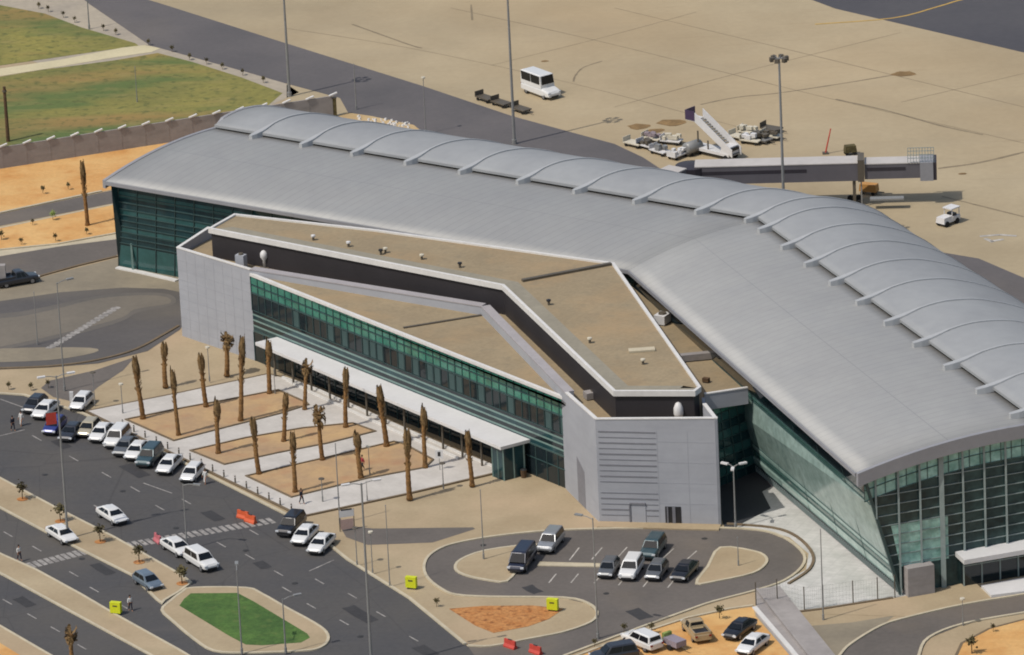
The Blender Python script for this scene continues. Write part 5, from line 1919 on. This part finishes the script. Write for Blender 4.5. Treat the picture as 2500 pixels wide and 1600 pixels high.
jb_box('stair', .72, .86, 1.2, 1.4, 1.0, M['steel'], JB, -1.2)
q = a - dj * .6 + nj * WJ / 2
MB().tube([V3(q, 0), V3(q, fz - .2), V3(q, fz - .2), V3(q, tzb - .2), V3(q, tzb)], [.8, .8, 1.9, 1.9, .4], 18).build('rotunda', M['bridge_dk'], JB)
c0, c1 = P(1655, 408, 5.9), P(1560, 452, 5.9)
dd = (c1 - c0).normalized()
nn = Vector((-dd.y, dd.x, 0)) * 1.2
mb = MB()
mb.hexa([V3(v, 3.2) for v in (c0 - nn, c1 - nn, c1 + nn, c0 + nn)] + [V3(v, 5.8) for v in (c0 - nn, c1 - nn, c1 + nn, c0 + nn)])
fw_ = mb.build('fixed_walkway', M['bridge'], JB)
mb = MB()
mb.hexa([V3(v, 5.8) for v in (c0 - nn * 1.1, c1 - nn * 1.1, c1 + nn * 1.1, c0 + nn * 1.1)] + [V3(v, 5.95) for v in (c0 - nn * 1.1, c1 - nn * 1.1, c1 + nn * 1.1, c0 + nn * 1.1)])
mb.build('roof', M['bridge_top'], fw_)


# ---- ground equipment on the apron
def wheels(r, xs, ys, rr=.22, wd=.12):
    for x in xs:
        for y in ys:
            MB().tube([(x, y - wd / 2, rr), (x, y + wd / 2, rr)], rr, 10).build('wheel', M['tyre'], r, world=False)


def dolly(x, y, dpx, label, group, deck='steel_dk', load=None):
    p = P(x, y)
    r = thing('baggage_dolly', label, 'dolly', (p.x, p.y, .015), heading(x, y, *dpx), group)
    MB().box((0, 0, .5), (2.6, 1.4, .14)).build('deck', M[deck], r, world=False)
    MB().bar((1.3, 0, .45), (2.2, 0, .3), .08).build('drawbar', M['steel_dk'], r, world=False)
    MB().box((-1.25, 0, .85), (.08, 1.4, .6)).build('end_rail', M[deck], r, world=False)
    wheels(r, (-.9, .9), (-.55, .55))
    if load:
        mb_ = MB()
        rnd = random.Random(x)
        for i in range(7):
            mb_.box((rnd.uniform(-1, .9), rnd.uniform(-.45, .45), .75 + rnd.uniform(0, .35)), (rnd.uniform(.45, .8), rnd.uniform(.35, .55), rnd.uniform(.3, .5)), rnd.uniform(-.4, .4))
        mb_.build('load', M[load], r, world=False)
    return r


DG = 'flat dollies in the train beside the airside road'
for x, y, lb in ((1186, 247, 'dark flat dolly first in the train, left of the mast'), (1224, 259, 'dark flat dolly in the middle of the train, left of the mast'), (1272, 274, 'dark flat dolly last in the train, right of the mast')):
    dolly(x, y, (60, 19), lb, DG)
EG = 'baggage dollies around the boarding stairs'
for x, y, dp, deck, ld, lb in ((1549, 358, (60, 14), 'cream', None, 'empty pale dolly farthest left of the boarding stairs'), (1580, 363, (60, 16), 'white', 'steel_dk', 'loaded dolly second from the left of the boarding stairs'), (1612, 377, (60, 18), 'white', 'steel', 'dolly with grey load by the airside road edge'),
                               (1594, 346, (60, 12), 'cream', 'purpgrey', 'dolly with mauve grey bags behind the loaded dolly'), (1655, 386, (50, -20), 'white', 'white', 'white loaded dolly nearest the boarding bridge walkway'), (1640, 352, (60, 6), 'white', 'cream', 'pale dolly between the bags and the boarding stairs'),
                               (1806, 342, (60, 14), 'cream', None, 'empty dolly just right of the boarding stairs'), (1828, 330, (60, 10), 'cream', 'cream', 'cream loaded dolly behind the right group'), (1834, 351, (60, 8), 'cream', 'white', 'front dolly with white load in the right group'), (1860, 347, (60, 16), 'steel', 'steel_dk', 'dolly with dark load beside the mast'), (1884, 340, (60, 10), 'cream', 'steel_dk', 'dolly farthest right, partly behind the mast'), (1884, 322, (60, 10), 'steel_dk', None, 'dark empty dolly at the rear of the right group')):
    dolly(x, y, dp, lb, EG, deck, ld)
p = P(1692, 378)
r = thing('water_bowser', 'grey rounded tank trailer in front of the boarding stairs', 'tank', (p.x, p.y, .015), heading(1692, 378, 60, -20))
MB().tube([(-1.2, 0, 1.0), (-1.1, 0, 1.0), (1.1, 0, 1.0), (1.2, 0, 1.0)], [.45, .75, .75, .45], 14).build('tank', M['steel'], r, world=False, smooth=True)
MB().box((0, 0, .35), (2.4, 1.1, .12)).build('chassis', M['steel_dk'], r, world=False)
wheels(r, (-.7, .7), (-.55, .55))
# boarding stairs truck
p = P(1760, 384)
r = thing('boarding_stairs', 'white mobile boarding stairs with a purple panel at the raised top', 'boarding stairs', (p.x, p.y, .015), heading(1760, 384, 60, 14))
MB().box((-1.2, 0, .75), (6.6, 1.9, .35)).build('chassis', M['white'], r, world=False)
MB().box((1.5, 0, 1.35), (1.5, 1.8, .9), top=.9).build('cab', M['white'], r, world=False)
MB().box((2.0, 0, 1.45), (.6, 1.6, .4)).build('windscreen', M['cglass'], r, world=False)
mb = MB()
for i in range(16):
    t = i / 16
    x = 2.4 - 5.6 * t
    mb.box((x - .18, 0, .75 + 3.6 * t), (.4, 1.5, .12))
mb.build('steps', M['steel'], r, world=False)
for s in (-.85, .85):
    mb = MB()
    mb.hexa([(2.6, s - .05, .55), (2.6, s + .05, .55), (-3.4, s + .05, 4.2), (-3.4, s - .05, 4.2), (2.6, s - .05, 1.55), (2.6, s + .05, 1.55), (-3.4, s + .05, 5.4), (-3.4, s - .05, 5.4)])
    mb.build('side_panel', M['white'], r, world=False)
MB().box((-4.0, 0, 4.25), (1.4, 1.8, .14)).build('platform', M['white'], r, world=False)
MB().box((-4.75, 0, 4.85), (.1, 1.8, 1.2)).build('end_panel', M['purple'], r, world=False)
MB().box((-4.0, -.9, 4.85), (1.5, .06, 1.2)).build('platform_panel', M['purple'], r, world=False)
for x in (-3.0, -1.4):
    MB().bar((x, -.7, .8), (x, -.7, 3.0 - (x + 3.0) * .6), .14).build('lift_strut', M['steel_dk'], r, world=False)
wheels(r, (-3.6, 1.6), (-.85, .85), .38, .22)
# apron tractor
p = P(2314, 548)
r = thing('baggage_tractor', 'white baggage tractor with flat roof alone on the apron beyond the vault', 'tractor', (p.x, p.y, .015), heading(2314, 548, -60, 24))
MB().box((.55, 0, .78), (1.7, 1.35, .7), top=.88).build('bonnet', M['white'], r, world=False)
MB().box((-.8, 0, .7), (1.4, 1.4, .5)).build('body', M['white'], r, world=False)
MB().box((-.7, 0, 1.95), (1.6, 1.4, .12)).build('roof', M['white'], r, world=False)
for x, y in ((-.1, .6), (-.1, -.6), (-1.4, .6), (-1.4, -.6)):
    MB().bar((x, y, .9), (x * .95 - .05, y, 1.9), .08).build('roof_post', M['white'], r, world=False)
MB().box((-.75, 0, 1.1), (.6, 1.0, .35)).build('seat', M['gap'], r, world=False)
wheels(r, (-.9, .9), (-.62, .62), .36, .24)
p = P(2015, 376)
r = thing('safety_pole', 'leaning rust red pole standing behind the boarding bridge', 'pole', p)
MB().tube([(0, 0, 0), (.75, 0, 3.2)], [.1, .07], 8).build('pole', M['red'], r, world=False)
MB().box((0, 0, .1), (.7, .7, .2)).build('base', M['steel_dk'], r, world=False)
p = P(2122, 474)
r = thing('ground_power_unit', 'orange ground power unit under the boarding bridge', 'power unit', (p.x, p.y, .015), heading(2122, 474, 60, 6))
MB().box((0, 0, .85), (2.2, 1.1, .9), top=.92).build('casing', M['gpu'], r, world=False)
MB().bar((1.1, 0, .4), (2.0, 0, .3), .08).build('drawbar', M['steel_dk'], r, world=False)
wheels(r, (-.7, .7), (-.5, .5))
p = P(2076, 378)
r = thing('equipment_cart', 'small dark equipment cart behind the boarding bridge', 'cart', (p.x, p.y, .015), .2)
MB().box((0, 0, .8), (1.5, 1.0, .8), top=.85).build('casing', M['leaf'], r, world=False)
wheels(r, (-.5, .5), (-.42, .42))
mb = MB()
for a_, b_ in (((2392, 578), (2440, 574)), ((2440, 574), (2482, 577)), ((2418, 590), (2450, 585)), ((2405, 583), (2425, 592))):
    stripe(a_, b_, .55, Z3)
struct(mb.build('stand_marking', M['paint']))
mb = MB()
rnd = random.Random(3)
for i in range(40):
    t = rnd.random()
    c = P(868 + 130 * t + rnd.uniform(-8, 8), 292 + 14 * t + rnd.uniform(-7, 8))
    s = rnd.uniform(.15, .5)
    mb.box((c.x, c.y, s * .3), (s, s * .8, s * .7), rnd.uniform(0, 3), top=.6)
o = struct(mb.build('rubble', M['cop']), 'stuff')
tag(o, 'pale rubble strewn over the sand behind the far end of the roof', 'rubble')


# ---- people
def limb(pts, sub=1):
    return pts


def skin_obj(name, chains, M_, parent, root_i=0):
    """chains: list of lists of (co, radius); first point of later chains may repeat an earlier point to join there."""
    verts, edges, rads = [], [], []
    idx = {}
    for ch in chains:
        prev = None
        for co, rr in ch:
            key = tuple(round(c, 4) for c in co)
            if key not in idx:
                idx[key] = len(verts)
                verts.append(co)
                rads.append(rr)
            i = idx[key]
            if prev is not None and prev != i:
                edges.append((prev, i))
            prev = i
    me = bpy.data.meshes.new(name)
    me.from_pydata(verts, edges, [])
    me.materials.append(M_)
    o = bpy.data.objects.new(name, me)
    COL.objects.link(o)
    o.parent = parent
    sk = o.modifiers.new('skin', 'SKIN')
    for i, rr in enumerate(rads):
        me.skin_vertices[0].data[i].radius = rr if isinstance(rr, tuple) else (rr, rr)
    me.skin_vertices[0].data[root_i].use_root = True
    ss_ = o.modifiers.new('sub', 'SUBSURF')
    ss_.levels = 1
    ss_.render_levels = 1
    return o


def person(x, y, dpx, shirt, legs, label, z=0.0, robe=False, stride=.22):
    p = P(x, y)
    r = thing('person', label, 'person', (p.x, p.y, z), heading(x, y, *dpx))
    hip, neck = (0, 0, .94), (0, 0, 1.44)
    chains = [[(hip, (.13, .15)), ((0, 0, 1.12), (.11, .13)), ((.01, 0, 1.3), (.12, .17)), (neck, .06), ((.02, 0, 1.52), .055), ((.03, 0, 1.62), (.1, .085)), ((.02, 0, 1.7), (.085, .075))]]
    for s in (-1, 1):
        st = stride * s
        chains.append([(hip, .1), ((.02, s * .1, .88), .09), ((st * .55 + .03, s * .1, .5), .06), ((st - .03, s * .1, .09), .042), ((st + .12, s * .11, .04), .036)])
        sw = -st * .9
        sh, el, wr_ = (0, s * .19, 1.38), (sw * .3 - .02, s * .25, 1.12), (sw * .7 + .05, s * .26, .88)
        chains.append([((.01, 0, 1.3), .1), (sh, .055), (el, .042), (wr_, .028), ((wr_[0] + .02, wr_[1], .80), .03)])
        for f in range(4):
            fx = wr_[0] + .05 - .022 * f
            chains.append([((wr_[0] + .02, wr_[1], .80), .03), ((fx, wr_[1], .745), .009), ((fx + .012, wr_[1] - s * .012, .70 + (.01 if f in (0, 3) else 0)), .008)])
        chains.append([((wr_[0] + .02, wr_[1], .80), .03), ((wr_[0] + .065, wr_[1] - s * .02, .79), .01), ((wr_[0] + .08, wr_[1] - s * .025, .75), .009)])
    skin_obj('body', chains, M['skin'], r)
    t = [[(hip, (.16, .18)), ((0, 0, 1.12), (.14, .17)), ((.01, 0, 1.3), (.15, .21)), ((0, 0, 1.42), .1)]]
    for s in (-1, 1):
        sw = -stride * s * .9
        t.append([((.01, 0, 1.3), .1), ((0, s * .19, 1.38), .075), ((sw * .3 - .02, s * .25, 1.12), .062), ((sw * .55 + .03, s * .258, .96), .05)])
    if robe:
        t[0] = [((0, 0, .12), (.2, .24)), ((0, 0, .55), (.17, .2))] + t[0]
    skin_obj('shirt' if not robe else 'robe', t, M[shirt], r)
    if not robe:
        q = [[(hip, (.155, .175))]]
        for s in (-1, 1):
            st = stride * s
            q.append([(hip, .12), ((.02, s * .1, .86), .108), ((st * .55 + .03, s * .1, .5), .078), ((st - .03, s * .1, .14), .06)])
        skin_obj('trousers', q[1:] + q[:1], M[legs], r)
    MB().tube([(.0, 0, 1.62), (.0, 0, 1.7), (.01, 0, 1.77), (.02, 0, 1.795)], [.088, .1, .075, .02], 10).build('hair', M['hair'], r, world=False, smooth=True)
    mf = MB()
    mf.box((.125, 0, 1.63), (.03, .025, .045))
    mf.build('nose', M['skin'], r, world=False)
    for s in (-1, 1):
        MB().box((.118, s * .032, 1.66), (.012, .022, .014)).build('eye', M['hair'], r, world=False)
    return r


person(502, 1182, (-50, 30), 'cl_white', 'cl_white', 'person in a long white robe beside the last hatchback of the plaza row', .02, True)
person(48, 1372, (40, 20), 'cl_white', 'cl_dark', 'person in a white top standing at the end of the small zebra crossing', .15)
person(319, 1492, (30, 30), 'cl_white', 'cl_dark', 'person in white shirt and dark trousers on the inner road by a yellow box')
person(53, 1040, (-40, 20), 'cl_white', 'cl_white', 'person in white crossing the wide road near the left edge', .012, True)
person(32, 1052, (40, 20), 'cl_dark', 'cl_dark', 'person in dark clothes on the wide road near the left edge')
person(737, 1234, (40, 10), 'cl_dark', 'cl_dark', 'person in dark clothes on the plaza tip near the information board', .16)
person(886, 1152, (-40, 10), 'cl_red', 'cl_dark', 'person in a dark red top in the last plaza bed', .16)
person(974, 1010, (40, 16), 'cl_white', 'cl_blue', 'person in a white top under the long canopy', 0)
person(778, 930, (40, 16), 'cl_white', 'cl_dark', 'person in white near the canopy steps by the first bed', 0)
